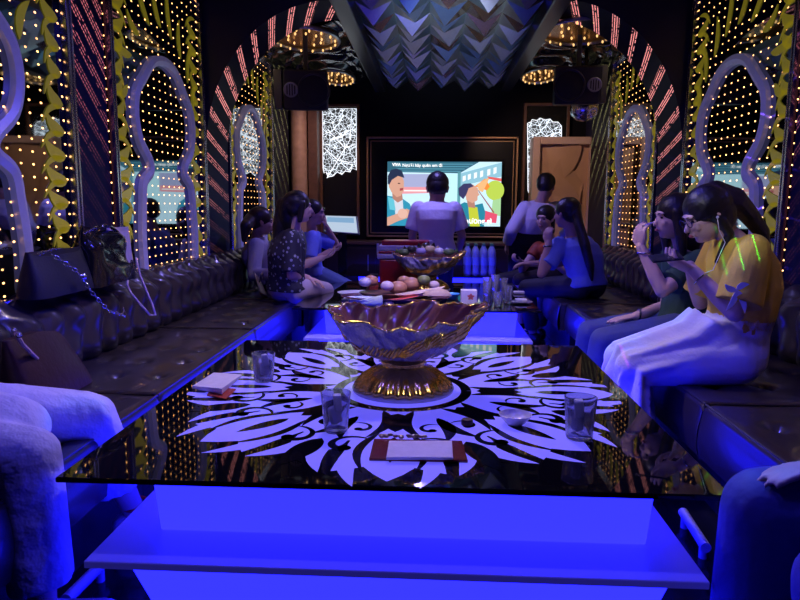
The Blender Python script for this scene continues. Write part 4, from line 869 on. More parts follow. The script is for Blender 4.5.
# items heaped in the second bowl
wr = [('green wrapped snack', (0.1, 0.16, 0.06)), ('cream wrapped snack', (0.55, 0.45, 0.25)), ('dark wrapped snack', (0.03, 0.03, 0.03)), ('white wrapped snack', (0.6, 0.6, 0.7)), ('lilac wrapped snack', (0.35, 0.3, 0.6))]
ps = ['at the left rim', 'left of the middle', 'in the middle', 'right of the middle', 'near the right rim', 'at the right rim', 'at the back']
for i, (u, v) in enumerate(((404, 252), (412, 249), (421, 251), (430, 249), (439, 251), (449, 252), (426, 246))):
    nm_, cl = wr[(i * 2) % 5]; c = P(u, v, 5.44 + 0.1 * (i == 6)); q = MB()
    q.sph(c, (0.05, 0.04, 0.03), Matrix.Rotation(i * 1.3, 3, 'Z'), 12); q.cone(c + Vector((0.04, 0, 0)), c + Vector((0.075, 0, 0.012)), 0.004, 0.022, 8); q.cone(c - Vector((0.04, 0, 0)), c - Vector((0.07, 0, -0.01)), 0.004, 0.02, 8)
    tag(q.build('wrapped_snack', mat(nm_, cl, 0.3), origin=c, smooth=True), '%s %s of the second crystal bowl' % (nm_, ps[i]), 'snack', 'wrapped snacks in the second bowl')
q = MB(); rows = q.lathe([(0.05, 0.2), (0.17, 0.215), (0.2, 0.262), (0.001, 0.28)], (-0.04, 5.5, 0.501), 24); q.cap(rows[0], flip=True)
tag(q.build('snack_heap', mat('mixed dark snacks', (0.12, 0.08, 0.06), 0.5, bump=1, bscale=25), origin=(-0.04, 5.5, 0.7), smooth=True), 'dark heap of loose snacks filling the second crystal bowl', 'snacks', kind='stuff')
# ---- red cooler
a, b = P(379, 284, 6.0), P(433, 240, 6.0); zc = 0.501
m_cr = mat('red plastic', (0.42, 0.015, 0.02), 0.3); m_cw = mat('white plastic', (0.62, 0.6, 0.68), 0.35)
cx, W, T = (a.x + b.x) / 2, b.x - a.x, b.z
t = thing('ice_cooler', 'red and white ice cooler behind the second crystal bowl', 'cooler', (cx, 5.92, zc))
MB().bx(cx - W / 2 + 0.02, cx + W / 2 - 0.02, 5.78, 6.06, zc, T - 0.155).build('body', m_cr, t, bevel=0.02)
MB().bx(cx - W / 2, cx + W / 2, 5.765, 6.075, T - 0.16, T - 0.115).build('rim', m_cw, t, bevel=0.012)
q = MB(); q.bx(cx - W / 2 + 0.012, cx + W / 2 - 0.012, 5.775, 6.065, T - 0.113, T - 0.09, 0); q.bx(cx - W / 2 + 0.012, cx + W / 2 - 0.012, 5.775, 6.065, T - 0.088, T - 0.04, 1); q.bx(cx - W / 2 + 0.04, cx + W / 2 - 0.03, 5.79, 6.05, T - 0.04, T, 0)
q.build('lid', [m_cr, m_cw], t, bevel=0.008)
q = MB(); 
for sx in (-1, 1): q.cone((cx + sx * (W / 2 + 0.004), 5.9, T - 0.13), (cx + sx * (W / 2 + 0.004), 5.9, T - 0.03), 0.01)
q.sph((cx + W / 2 - 0.02, 5.82, T - 0.01), 0.022); q.build('handle', m_cw, t, smooth=True)
# ---- bottles
m_pet = mat('clear bottle plastic', (0.6, 0.7, 1.0), 0.12, trans=0.45, ior=1.25, vary=0.02); m_capg = mat('green bottle cap', (0.05, 0.2, 0.12), 0.4); m_lab = mat('pale blue bottle label', (0.3, 0.4, 0.75), 0.4)
def bottle(c, label):
    t = thing('water_bottle', label, 'bottle', tuple(c), 'water bottles on the far table')
    x, y, z = c; q = MB(); r = 0.038
    prof = [(r * 0.8, 0.0), (r, 0.008), (r, 0.05), (r * 0.93, 0.06), (r, 0.07), (r * 0.93, 0.09), (r, 0.1), (r, 0.2), (r * 0.95, 0.215), (r, 0.225), (r * 0.8, 0.262), (r * 0.4, 0.29), (r * 0.38, 0.305)]
    rows = q.lathe(prof, (x, y, z), 20); q.cap(rows[0], flip=True); q.cap(rows[-1]); bb = q.build('bottle_body', m_pet, t, smooth=True, angle=60)
    q = MB(); rows = q.lathe([(r + 0.001, 0.11), (r + 0.001, 0.19)], (x, y, z), 20); q.build('label_band', m_lab, bb, smooth=True)
    q = MB(); rows = q.lathe([(r * 0.42, 0.3), (r * 0.42, 0.322)], (x, y, z), 16); q.cap(rows[-1]); q.cap(rows[0], flip=True); q.build('cap', m_capg, t)
    return t
p0 = PZ(467, 274.5, 0.501)
b0 = bottle((p0.x, 6.7, 0.501), 'clear water bottle, leftmost of the front row on the far table'); r_ = ['front', 'second', 'back']; cn = ['leftmost', 'second from the left', 'second from the right', 'rightmost']
for j in range(3):
    for i in range(4):
        if i or j: dup(b0, (p0.x + 0.082 * i, 6.7 + 0.082 * j, 0.501), 0, 'clear water bottle, %s of the %s row on the far table' % (cn[i], r_[j]))
# ---- bags
m_bag = mat('dark navy bag leather', (0.006, 0.006, 0.014), 0.6, bump=0.2, bscale=80); m_pat = mat('black patent leather', (0.008, 0.008, 0.012), 0.1, coat=0.8, bump=0.5, bscale=9, bdist=0.02)
def chain(q, pts, r=0.0045, step=0.016):
    seg = []; 
    for a, b in zip(pts, pts[1:]):
        n = max(1, int((Vector(b) - Vector(a)).length / step)); seg += [Vector(a).lerp(Vector(b), i / n) for i in range(n)]
    for i, (a, b) in enumerate(zip(seg, seg[1:])):
        d = (b - a).normalized(); s_ = d.orthogonal().normalized() if i % 2 else d.cross(d.orthogonal().normalized()); c = (a + b) / 2
        q.tube([c + d * step * 0.62 * C_(k) + s_ * r * 1.3 * S(k) for k in [2 * PI * j / 10 for j in range(10)]], r * 0.36, 5, closed=True)
yb_ = 2.95; c = P(62, 268, 3.0)
c1 = Vector((-1.715, 2.95, 0.80))
t = thing('handbag', 'dark navy quilted handbag with silver chain on top of the left sofa back', 'handbag', tuple(c1))
q = MB(); L = 0.36; 
def bagf(y0_, y1_, z0_, z1_, th, x, bulge=0.25):
    rows = []
    for i in range(13):
        s = i / 12; z = z0_ + (z1_ - z0_) * s; w = 1 - 0.12 * s; d = th / 2 * (1 - 0.75 * s ** 1.6)
        rows.append([(x + d * math.copysign(abs(S(a)) ** 0.7, S(a)), (y0_ + y1_) / 2 + (y1_ - y0_) / 2 * w * math.copysign(abs(C_(a)) ** 0.35, C_(a)), z + 0.012 * C_(2 * a) * s) for a in [2 * PI * k / 32 for k in range(32)]])
    return rows
q.loft(bagf(2.64, 3.12, 0.8, 0.985, 0.15, -1.69)); q.build('bag_body', m_bag, t, smooth=True, angle=60)
q = MB(); chain(q, [(-1.67, 2.72, 0.985), (-1.68, 2.85, 1.0), (-1.7, 3.0, 0.99)]); chain(q, [(-1.665, 2.80, 0.985), (-1.59, 2.87, 0.9), (-1.555, 2.92, 0.8), (-1.52, 3.0, 0.70), (-1.5, 3.12, 0.655), (-1.52, 3.14, 0.72)], 0.006, 0.02)
ch_ = q.build('chain', m_chrome, t, smooth=True)
q = MB(); q.sph((-1.575, 2.9, 0.87), (0.012, 0.02, 0.02), n=8); q.build('chain_charm', m_chrome, ch_, smooth=True)
t = thing('patent_handbag', 'shiny black patent handbag slumped against the navy one on the sofa back', 'handbag', (-1.68, 3.3, 0.8))
q = MB(); q.loft(bagf(3.07, 3.52, 0.8, 1.08, 0.19, -1.685))
for v in q.bm.verts: n_ = noise.noise(v.co * 9); v.co += Vector((n_ * 0.025, n_ * 0.02, n_ * 0.02)); v.co.z -= 0.09 * max(0, (v.co.y - 3.38)) / 0.14 if v.co.z > 0.9 else 0
q.build('bag_body', m_pat, t, smooth=True, angle=80)
q = MB(); 
q.tube([(-1.66, 3.12 + 0.34 * i / 14, 1.03 + 0.06 * S(PI * i / 14)) for i in range(15)], 0.008, 8); q.build('handle', m_pat, t, smooth=True)
q = MB(); chain(q, [(-1.66, 3.08, 1.06), (-1.66, 3.2, 1.085), (-1.67, 3.32, 1.09), (-1.66, 3.42, 1.05)]); q.build('chain', m_chrome, t, smooth=True)
m_lil = mat('pale lilac leather', (0.42, 0.36, 0.55), 0.45)
t = thing('shoulder_bag', 'flat pale lilac bag with a looping strap behind the patent handbag', 'handbag', (-1.74, 3.6, 0.8))
q = MB(); q.loft(bagf(3.46, 3.74, 0.8, 1.06, 0.06, -1.745)); q.build('bag_body', m_lil, t, smooth=True, angle=60)
q = MB(); q.tube([P(136, 258, 3.55), P(140, 275, 3.45), P(146, 290, 3.35), P(152, 304, 3.28), P(155.5, 315, 3.26), P(150, 315, 3.24), P(140, 304, 3.2), P(131, 293, 3.2), P(127, 285, 3.3), P(128, 272, 3.45)], 0.006, 6); q.build('strap', m_lil, t, smooth=True)
# brown leather bag lower left
m_brn = mat('dark brown leather', (0.045, 0.018, 0.018), 0.35, bump=0.2, bscale=50)
a = PZ(30, 385, 0.455)
t = thing('leather_tote', 'dark brown leather tote with pale strap leaning on the left sofa seat', 'handbag', (-1.55, 2.42, 0.455))
q = MB(); rows = []
for i in range(13):
    s = i / 12; z = 0.456 + 0.25 * s; w = 0.23 - 0.03 * s; d = 0.085 * (1 - 0.75 * s ** 1.5)
    rows.append([(-1.5 + 0.02 * s - 0.06 * s + d * math.copysign(abs(S(a_)) ** 0.7, S(a_)), 2.46 + w * math.copysign(abs(C_(a_)) ** 0.4, C_(a_)), z - 0.10 * max(0, C_(a_)) * s) for a_ in [2 * PI * k / 32 for k in range(32)]])
q.loft(rows); q.build('bag_body', m_brn, t, smooth=True, angle=60)
q = MB(); pts = [P(16, 333, 2.2), P(22, 344, 2.25), P(36, 358, 2.35), P(50, 368, 2.5), P(64, 378, 2.68)]
q.tube(pts, 0.008, 6); q.build('strap', mat('pale pink strap', (0.5, 0.36, 0.4), 0.4), t, smooth=True)
q = MB(); q.sph(P(19, 335, 2.2), 0.012, n=8); q.sph(P(14, 330, 2.2), 0.009, n=8); q.build('buckle', m_chrome, t, smooth=True)
# gold clutch by the far left woman
c = Vector((-1.37, 5.2, 0.54))
t = thing('clutch_bag', 'small gold and silver mesh bag beside the woman in the grey top', 'handbag', tuple(c))
q = MB(); q.loft([[(c.x + 0.02 * S(a) * (1 - .5 * s) - 0.05 * (s - .5), c.y + 0.13 * C_(a) * (1 - 0.25 * s), c.z - 0.07 + 0.15 * s - 0.05 * C_(a) * 1) for a in [2 * PI * k / 24 for k in range(24)]] for s in [i / 8 for i in range(9)]])
q.build('bag_body', mat('gold lame mesh', (0.5, 0.42, 0.25), 0.35, 0.8, bump=1.0, bscale=40), t, smooth=True, angle=60)
q = MB(); q.tube([Vector((c.x + 0.02, c.y - 0.12, c.z + 0.06)), Vector((c.x + 0.04, c.y - 0.15, c.z + 0.12)), Vector((c.x + 0.03, c.y - 0.05, c.z + 0.13)), Vector((c.x, c.y + 0.06, c.z + 0.06))], 0.006, 6); q.build('strap', m_chrome, t, smooth=True)

# ================================================================== PEOPLE
m_skin = mat('warm skin', (0.5, 0.3, 0.22), 0.5, vary=0.05, spec=0.35); m_skin2 = mat('fair skin', (0.62, 0.42, 0.34), 0.5, vary=0.05, spec=0.35)
m_hair = mat('black hair', (0.008, 0.006, 0.007), 0.42, bump=0.6, bscale=70, bdist=0.004); m_eye = mat('dark eye', (0.02, 0.012, 0.01), 0.15); m_lip = mat('muted red lips', (0.4, 0.12, 0.11), 0.45)
m_brow = mat('dark brow hair', (0.02, 0.014, 0.012), 0.6)
UP = Vector((0, 0, 1))
def ik(a, c, l1, l2, pole):
    a, c = Vector(a), Vector(c); d = c - a; L = min(d.length, (l1 + l2) * 0.995); dn = d.normalized(); c = a + dn * max(L, abs(l1 - l2) + 0.02); L = (c - a).length
    x = (l1 * l1 - l2 * l2 + L * L) / (2 * L); h = math.sqrt(max(0, l1 * l1 - x * x)); p = Vector(pole); p = p - dn * p.dot(dn); p.normalize()
    return a + dn * x + p * h, c
def sring(c, side, fwd, rx, ry, n=20, sq=0.85): return [Vector(c) + side * rx * math.copysign(abs(C_(t)) ** sq, C_(t)) + fwd * ry * math.copysign(abs(S(t)) ** sq, S(t)) for t in [2 * PI * i / n for i in range(n)]]
def limb(q, pts, rs, n=14):
    for (a, b), (r0, r1) in zip(zip(pts, pts[1:]), zip(rs, rs[1:])): q.cone(a, b, r0, r1, n)
    for p, r in zip(pts, rs): q.sph(p, r, n=n)
def hand(q, w, fd, pn, side, k, curl=0.5, spread=0.0):
    """w wrist, fd finger direction, pn palm normal (the palm looks along it), side +1 or -1 puts the thumb"""
    fd = fd.normalized(); pn = (pn - fd * pn.dot(fd)).normalized(); ac = fd.cross(pn) * side; R_ = Matrix((ac, fd, pn)).transposed()
    q.sph(w + fd * 0.045 * k, (0.036 * k, 0.05 * k, 0.014 * k), R_, 12); q.sph(w + fd * 0.07 * k, (0.038 * k, 0.02 * k, 0.012 * k), R_, 12)
    for i, (o, L) in enumerate(((0.029, 0.068), (0.0105, 0.078), (-0.0105, 0.072), (-0.03, 0.056))):
        base = w + (fd * (0.082 - 0.004 * abs(i - 1)) + ac * o) * k; d = (fd + ac * o * 2 * (1 + spread)).normalized(); pts = [base - d * 0.03 * k, base]
        for s, (fr_, an) in enumerate(((0.42, curl), (0.33, curl * 2.1), (0.25, curl * 2.9))):
            dd = (d * C_(an) + pn * S(an)).normalized(); pts.append(pts[-1] + dd * L * fr_ * k)
        limb(q, pts, [0.0095 * k, 0.0098 * k, 0.0088 * k, 0.008 * k, 0.0066 * k], 8)
    b = w + (fd * 0.02 + ac * 0.024) * k; d1 = (fd * 0.7 + ac * 0.75 + pn * 0.25).normalized(); d2 = (fd * 0.9 + ac * 0.25 + pn * (0.2 + 0.5 * curl)).normalized()
    limb(q, [b, b + d1 * 0.035 * k, b + d1 * 0.035 * k + d2 * 0.032 * k, b + d1 * 0.035 * k + d2 * 0.056 * k + pn * 0.006 * curl], [0.014 * k, 0.0115 * k, 0.010 * k, 0.0075 * k], 8)
class Fig:
    def __init__(s, label, pel, nk, hd, yaw, hyaw=None, hpitch=0.0, k=1.0, skin=None, male=False, origin=None, hroll=0.0, syaw=None, hk=1.0):
        s.k, s.male, s.hk = k, male, hk; s.pel, s.nk, s.hd = Vector(pel), Vector(nk), Vector(hd); s.skin = skin or m_skin
        s.fw = Vector((C_(yaw), S(yaw), 0)); s.sd = UP.cross(s.fw)         # side = the person's left
        sy = yaw if syaw is None else syaw; s.sfw = Vector((C_(sy), S(sy), 0)); s.ssd = UP.cross(s.sfw)
        hy = yaw if hyaw is None else hyaw; s.hf = Vector((C_(hy) * C_(hpitch), S(hy) * C_(hpitch), -S(hpitch))); s.hs = UP.cross(Vector((C_(hy), S(hy), 0))); s.hu = s.hf.cross(s.hs)
        if hroll: s.hs = Matrix.Rotation(hroll, 3, s.hf) @ s.hs; s.hu = Matrix.Rotation(hroll, 3, s.hf) @ s.hu
        s.t = thing('person', label, 'person', origin or (s.pel.x, s.pel.y, 0)); s.q = MB()
        dz = 0.078 if male else 0.055; s.sh = {1: s.nk - UP * dz * k + s.ssd * (0.175 if male else 0.15) * k, -1: s.nk - UP * dz * k - s.ssd * (0.175 if male else 0.15) * k}
        s.hp = {1: s.pel + s.sd * 0.088 * k, -1: s.pel - s.sd * 0.088 * k}; s.el, s.wr, s.kn, s.an = {}, {}, {}, {}
        s.torso(s.q); s.head(s.q)
    def rings(s, g=0.0, top=1.0, lo=-0.12, wm=1.0):
        k = s.k; m = s.male
        prof = [(-0.12, 0.13, 0.10), (-0.04, 0.168, 0.12), (0.04, 0.17, 0.118), (0.2, 0.145 if m else 0.132, 0.10), (0.38, 0.15 if m else 0.137, 0.105), (0.6, 0.165 if m else 0.152, 0.118), (0.8, 0.175 if m else 0.155, 0.11), (0.9, 0.158 if m else 0.138, 0.085), (0.965, 0.1, 0.068), (0.99, 0.075, 0.06), (1.04, 0.056, 0.056)]
        out = []; ax = s.nk - s.pel
        for tt, rx, ry in prof:
            if tt > top + 1e-6 or tt < lo - 1e-6: continue
            bow = -0.05 * S(PI * min(max(tt, 0), 1)) * k; c = s.pel + ax * tt + s.fw * bow
            u = min(max(tt, 0), 1); sd = (s.sd * (1 - u) + s.ssd * u).normalized(); fw = sd.cross(ax.normalized()); fw = fw if fw.dot(s.fw) > 0 else -fw
            out.append(sring(c, sd, fw, (rx * wm + g) * k, (ry * wm + g) * k))
        return out
    def torso(s, q): q.loft(s.rings())
    def head(s, q):
        k = s.k * s.hk; c, f, l, u = s.hd, s.hf, s.hs, s.hu; R_ = Matrix((l, f, u)).transposed(); V = lambda a, b, d: c + (l * a + f * b + u * d) * k
        q.sph(V(0, -0.012, 0.03), (0.074 * k, 0.092 * k, 0.082 * k), R_, 20); q.sph(V(0, 0.018, -0.02), (0.062 * k, 0.07 * k, 0.088 * k), R_, 20)
        q.sph(V(0, 0.05, -0.083), (0.026 * k, 0.026 * k, 0.02 * k), R_, 12); q.sph(V(0, 0.012, -0.065), (0.05 * k, 0.055 * k, 0.036 * k), R_, 14)
        q.cone(V(0, 0.082, 0.012), V(0, 0.102, -0.028), 0.007 * k, 0.0125 * k, 10); q.sph(V(0, 0.1, -0.028), (0.0125 * k, 0.013 * k, 0.010 * k), R_, 10)
        q.sph(V(0, 0.078, 0.028), (0.045 * k, 0.012 * k, 0.012 * k), R_, 12); q.sph(V(0, 0.086, -0.055), (0.022 * k, 0.010 * k, 0.011 * k), R_, 12)
        for e in (1, -1):
            q.sph(V(0.034 * e, 0.066, -0.02), (0.02 * k, 0.018 * k, 0.022 * k), R_, 10); q.sph(V(0.074 * e, -0.004, -0.005), (0.008 * k, 0.017 * k, 0.03 * k), R_, 10); q.sph(V(0.08 * e, -0.012, 0.006), (0.008 * k, 0.014 * k, 0.018 * k), R_, 10)
        limb(q, [s.nk - UP * 0.03 * k, s.nk.lerp(V(0, -0.02, -0.06), 0.6), V(0, -0.015, -0.045)], [(0.06 if s.male else 0.052) * k, (0.055 if s.male else 0.047) * k, (0.056 if s.male else 0.05) * k], 16)
    def hv(s, a, b, d): return s.hd + (s.hs * a + s.hf * b + s.hu * d) * s.k * s.hk
    def arm(s, side, wrist, pole, fd, pn, curl=0.5, elbow=None):
        k = s.k; a = s.sh[side]; e, w_ = ik(a, wrist, 0.275 * k, 0.245 * k, pole); s.el[side], s.wr[side] = e, w_
        r = 1.15 if s.male else 1.0
        limb(s.q, [a, a.lerp(e, 0.5), e, e.lerp(w_, 0.35), w_], [0.05 * k * r, 0.043 * k * r, 0.036 * k * r, 0.037 * k * r, 0.025 * k * r]); hand(s.q, w_, Vector(fd), Vector(pn), side, k, curl)
    def leg(s, side, ankle, pole, toe=None):
        k = s.k; a = s.hp[side]; e, w_ = ik(a, ankle, 0.43 * k, 0.41 * k, pole); s.kn[side], s.an[side] = e, w_
        limb(s.q, [a, a.lerp(e, 0.5), e, e.lerp(w_, 0.35), w_], [0.088 * k, 0.075 * k, 0.056 * k, 0.053 * k, 0.036 * k]); t = Vector(toe or s.fw).normalized(); s.toe = getattr(s, 'toe', {}); s.toe[side] = t
        h = w_ - UP * 0.045 * k; limb(s.q, [h - t * 0.035 * k, h + t * 0.07 * k - UP * 0.005, h + t * 0.15 * k - UP * 0.012], [0.036 * k, 0.036 * k, 0.026 * k], 12)
    def finish(s, vox=0.006, sm=3): s.body = s.q.build('body', s.skin, s.t, remesh=vox, sm=sm); return s
    def part(s, q, name, m, vox=0.007, sm=4, label=None):
        o = q.build(name, m, s.t, remesh=vox, sm=sm)
        if label: o['label'] = label
        return o
    def shirt(s, m, g=0.014, sleeve=0.5, top=0.99, lo=-0.04, name='shirt', vox=0.008, cuffw=1.0, wm=1.0):
        q = MB(); q.loft(s.rings(g, top, lo, wm)); k = s.k; r = 1.15 if s.male else 1.0
        for sd in (1, -1):
            if sd not in s.el: continue
            a, e, w_ = s.sh[sd], s.el[sd], s.wr[sd]; q.sph(a, (0.05 * r + g) * k, n=14)
            if sleeve <= 1: q.cone(a, a.lerp(e, sleeve), (0.052 * r + g) * k, (0.045 * r + g * 1.3) * k * cuffw, 18)
            else: limb(q, [a, e], [(0.05 * r + g) * k, (0.038 * r + g) * k]); q.cone(e, e.lerp(w_, sleeve - 1), (0.038 * r + g) * k, (0.03 * r + g) * k * cuffw, 16)
        return s.part(q, name, m, vox)
    def trousers(s, m, g=0.012, length=1.9, name='trousers', vox=0.008, flare=1.0):
        q = MB(); k = s.k; q.loft([r for r in s.rings(g, 0.2, -0.12)])
        for sd in (1, -1):
            if sd not in s.kn: continue
            a, e, w_ = s.hp[sd], s.kn[sd], s.an[sd]; limb(q, [a, a.lerp(e, 0.5), e], [(0.092 + g) * k, (0.077 + g) * k, (0.058 + g) * k]); q.cone(e, e.lerp(w_, length - 1), (0.058 + g) * k, (0.048 + g) * k * flare, 18)
        return s.part(q, name, m, vox)
    def shoes(s, m):
        for sd in (1, -1):
            if sd not in s.an: continue
            k = s.k; t = s.toe[sd]; h = s.an[sd] - UP * 0.045 * k; q = MB(); l = UP.cross(t)
            q.loft([sring(h + t * a * k - UP * (0.012 * k) + UP * (c * k), l, UP, b * k, d * k, 16) for a, b, c, d in ((-0.075, 0.02, 0, 0.03), (-0.055, 0.04, 0.006, 0.045), (0.0, 0.043, 0.012, 0.052), (0.06, 0.046, 0.0, 0.042), (0.12, 0.048, -0.008, 0.032), (0.17, 0.038, -0.012, 0.024), (0.195, 0.015, -0.015, 0.014))])
            q.build('shoe', m, s.t, smooth=True, angle=60)
    def hair(s, m=None, k2=1.0, tail=None, tr=None, bun=None, extra=None, vox=0.006, low=0.0):
        m = m or m_hair; k = s.k * s.hk; R_ = Matrix((s.hs, s.hf, s.hu)).transposed(); q = MB()
        q.sph(s.hv(0, -0.022, 0.04), (0.087 * k * k2, 0.098 * k * k2, 0.088 * k * k2), R_, 24); q.sph(s.hv(0, -0.05, -0.0 - low * 0.5), (0.08 * k * k2, 0.068 * k * k2, (0.07 + low) * k), R_, 20)
        for pts, rs in (tail or []): limb(q, [Vector(p) for p in pts], rs, 12)
        for p, r in (bun or []): q.sph(p, r, n=14)
        for v in q.bm.verts: v.co += Vector((1, 1, 1)) * 0.003 * noise.noise(v.co * 60)
        return s.part(q, 'hair', m, vox, 2)
    def face(s):
        k = s.k; R_ = Matrix((s.hs, s.hf, s.hu)).transposed()
        for e in (1, -1):
            MB().sph(s.hv(0.029 * e, 0.077, 0.008), (0.011 * k, 0.006 * k, 0.0055 * k), R_, 10).build('eye', m_eye, s.t, smooth=True)
            q = MB(); q.tube([s.hv((0.012 + 0.008 * i) * e, 0.089 - 0.0016 * i * i * 0.8, 0.027 + 0.0025 * S(i)) for i in range(5)], 0.0028 * k, 6); q.build('eyebrow', m_brow, s.t, smooth=True)
        MB().sph(s.hv(0, 0.0905, -0.0555), (0.019 * k, 0.007 * k, 0.0075 * k), R_, 12).build('lips', m_lip, s.t, smooth=True)
W_, LEFT, RIGHT = PI, PI, 0.0
# ---------------- 1. woman in the yellow top
f = Fig('woman in yellow cropped top and long white skirt bent over a phone, right sofa', (1.31, 2.93, 0.56), P(737, 236, 2.96), P(706, 216, 2.94), PI, PI + 0.12, 0.42, 1.0, m_skin2)
ph = P(668, 258, 2.93)
f.arm(1, P(693, 270, 2.86), (0.6, -0.5, -0.7), (-0.9, 0.1, 0.35), (0.25, 0.35, 0.9), 0.45); f.arm(-1, P(690, 266, 3.03), (0.6, 0.6, -0.7), (-0.9, -0.15, 0.2), (0.2, -0.5, 0.8), 0.55)
f.leg(1, (0.86, 2.86, 0.1), (-1, 0, 1)); f.leg(-1, (0.84, 3.08, 0.1), (-1, 0, 1)); f.finish(0.0045, 3); f.face()
m_yt = mat('yellow cotton', (0.72, 0.52, 0.05), 0.7, bump=0.5, bscale=14, bdist=0.02); m_skirt = mat('white voile', (0.72, 0.7, 0.8), 0.6, bump=0.7, bscale=7, bdist=0.03, sheen=0.3)
f.shirt(m_yt, 0.022, 0.85, 0.99, 0.2, 'cropped_top', 0.007, 1.3)
q = MB(); q.loft(f.rings(0.012, 0.3, -0.04)); f.part(q, 'camisole', mat('grey knit', (0.42, 0.42, 0.46), 0.7))
km = (f.kn[1] + f.kn[-1]) / 2
def skirt(fig, m, waist, knee, hem, wr, wk, wh, dk=0.085, name='skirt', seed=0.0):
    path = [waist, waist.lerp(knee, 0.12) - UP * 0.03, waist.lerp(knee, 0.35) - UP * 0.05, waist.lerp(knee, 0.7) - UP * 0.02, knee + Vector((0, 0, 0.005)), knee.lerp(hem, 0.1), knee.lerp(hem, 0.3), knee.lerp(hem, 0.65), hem]
    ws = [(wr, 0.115), (wr + 0.02, 0.14), (wk * 0.97, 0.12), (wk, 0.1), (wk, dk), (wk, dk), (wk + (wh - wk) * 0.3, dk * 1.05), (wk + (wh - wk) * 0.7, dk * 1.25), (wh, dk * 1.5)]
    rg = []; n = 60
    for i, (p, (wx, wy)) in enumerate(zip(path, ws)):
        t = (path[min(i + 1, 8)] - path[max(i - 1, 0)]).normalized()
        if i == 0: t = (UP * -1 + t * 0.3).normalized()
        sd = fig.sd; nn = sd.cross(t).normalized(); fo = 0.03 * (i / 8) ** 1.2 + 0.006
        rg.append([p + sd * (wx + fo * S(7 * a + seed + i * 0.3)) * C_(a) + nn * (wy + fo * S(9 * a + 1 + i * 0.25)) * S(a) for a in [2 * PI * j / n for j in range(n)]])
    q = MB(); q.loft(rg); q.loft(fig.rings(0.022, 0.38, -0.12))
    for sd in (1, -1): limb(q, [fig.hp[sd], fig.hp[sd].lerp(fig.kn[sd], 0.5), fig.kn[sd]], [0.112, 0.1, 0.08], 20)
    return fig.part(q, name, m, 0.007, 4)
skirt(f, m_skirt, Vector((1.30, 2.95, 0.71)), km + Vector((0.0, 0, 0.0)), Vector((0.87, 2.93, 0.1)), 0.15, 0.19, 0.27)
f.shoes(mat('white canvas shoe', (0.6, 0.6, 0.65), 0.5))
tl = f.hv(0, -0.11, 0.03)
f.hair(None, 1.06, [([f.hv(0, -0.07, 0.07), f.hv(0, -0.14, 0.02), P(748, 214, 3.02), P(762, 232, 3.04), P(768, 250, 3.03)], [0.06, 0.05, 0.042, 0.032, 0.014]), ([f.hv(0.06, 0.02, 0.03), f.hv(0.072, -0.02, -0.03), f.hv(0.06, -0.04, -0.1), P(716, 262, 2.9)], [0.02, 0.022, 0.02, 0.008])], vox=0.005, low=0.02)
q = MB()
for e in (1, -1): q.tube([f.hv(0.03 * e + 0.02 * C_(a), 0.094, 0.004 + 0.016 * S(a)) for a in [2 * PI * i / 20 for i in range(20)]], 0.0018, 6, closed=True); q.tube([f.hv(0.05 * e, 0.092, 0.008), f.hv(0.075 * e, 0.05, 0.008), f.hv(0.082 * e, -0.005, 0.008)], 0.0018, 6)
q.tube([f.hv(0.011, 0.096, 0.006), f.hv(0, 0.1, 0.009), f.hv(-0.011, 0.096, 0.006)], 0.0018, 6); q.build('glasses', mat('thin black glasses', (0.01, 0.01, 0.012), 0.25), f.t, smooth=True)
q = MB(); q.sph(f.hv(0.085, -0.002, -0.004), 0.007, n=8); q.tube([f.hv(0.086, 0, -0.008), f.hv(0.085, 0.01, -0.06), f.hv(0.08, 0.0, -0.12), P(713, 270, 2.86), P(700, 275, 2.87), P(690, 268, 2.87)], 0.0016, 5); q.build('earphone', mat('white earphone cable', (0.8, 0.8, 0.85), 0.4), f.t, smooth=True)
q = MB(); w1 = f.wr[1].lerp(f.el[1], 0.2); d_ = (f.el[1] - f.wr[1]).normalized(); s1 = d_.orthogonal().normalized(); s2 = d_.cross(s1)
q.tube([w1 + (s1 * C_(a) + s2 * S(a)) * 0.033 for a in [2 * PI * i / 20 for i in range(20)]], 0.0035, 6, closed=True); q.build('bracelet', m_chrome, f.t, smooth=True)
q = MB(); bc = P(737, 290, 2.68)
for a, L in ((2.7, 0.055), (0.5, 0.05), (-2.0, 0.09), (-1.2, 0.1)): q.stroke(*leafpts((0, 0), (L * C_(a), L * S(a)), 0.012, 0.008), lambda x, y: bc + Vector((x, -0.01 * abs(x) * 8, y)))
q.build('ribbon_bow', mat('white ribbon', (0.75, 0.78, 0.85), 0.5), f.t, solid=0.003)
q = MB(); ctr = P(666, 257.5, 2.86); Rr = Matrix.Rotation(-0.12, 3, 'Y') @ Matrix.Rotation(0.35, 3, 'X'); q.box(ctr, (0.13, 0.068, 0.009), Rr)
t = tag(q.build('smartphone', mat('dark phone case', (0.03, 0.03, 0.04), 0.2), origin=ctr, bevel=0.003), 'dark smartphone held by the woman in the yellow top', 'phone')
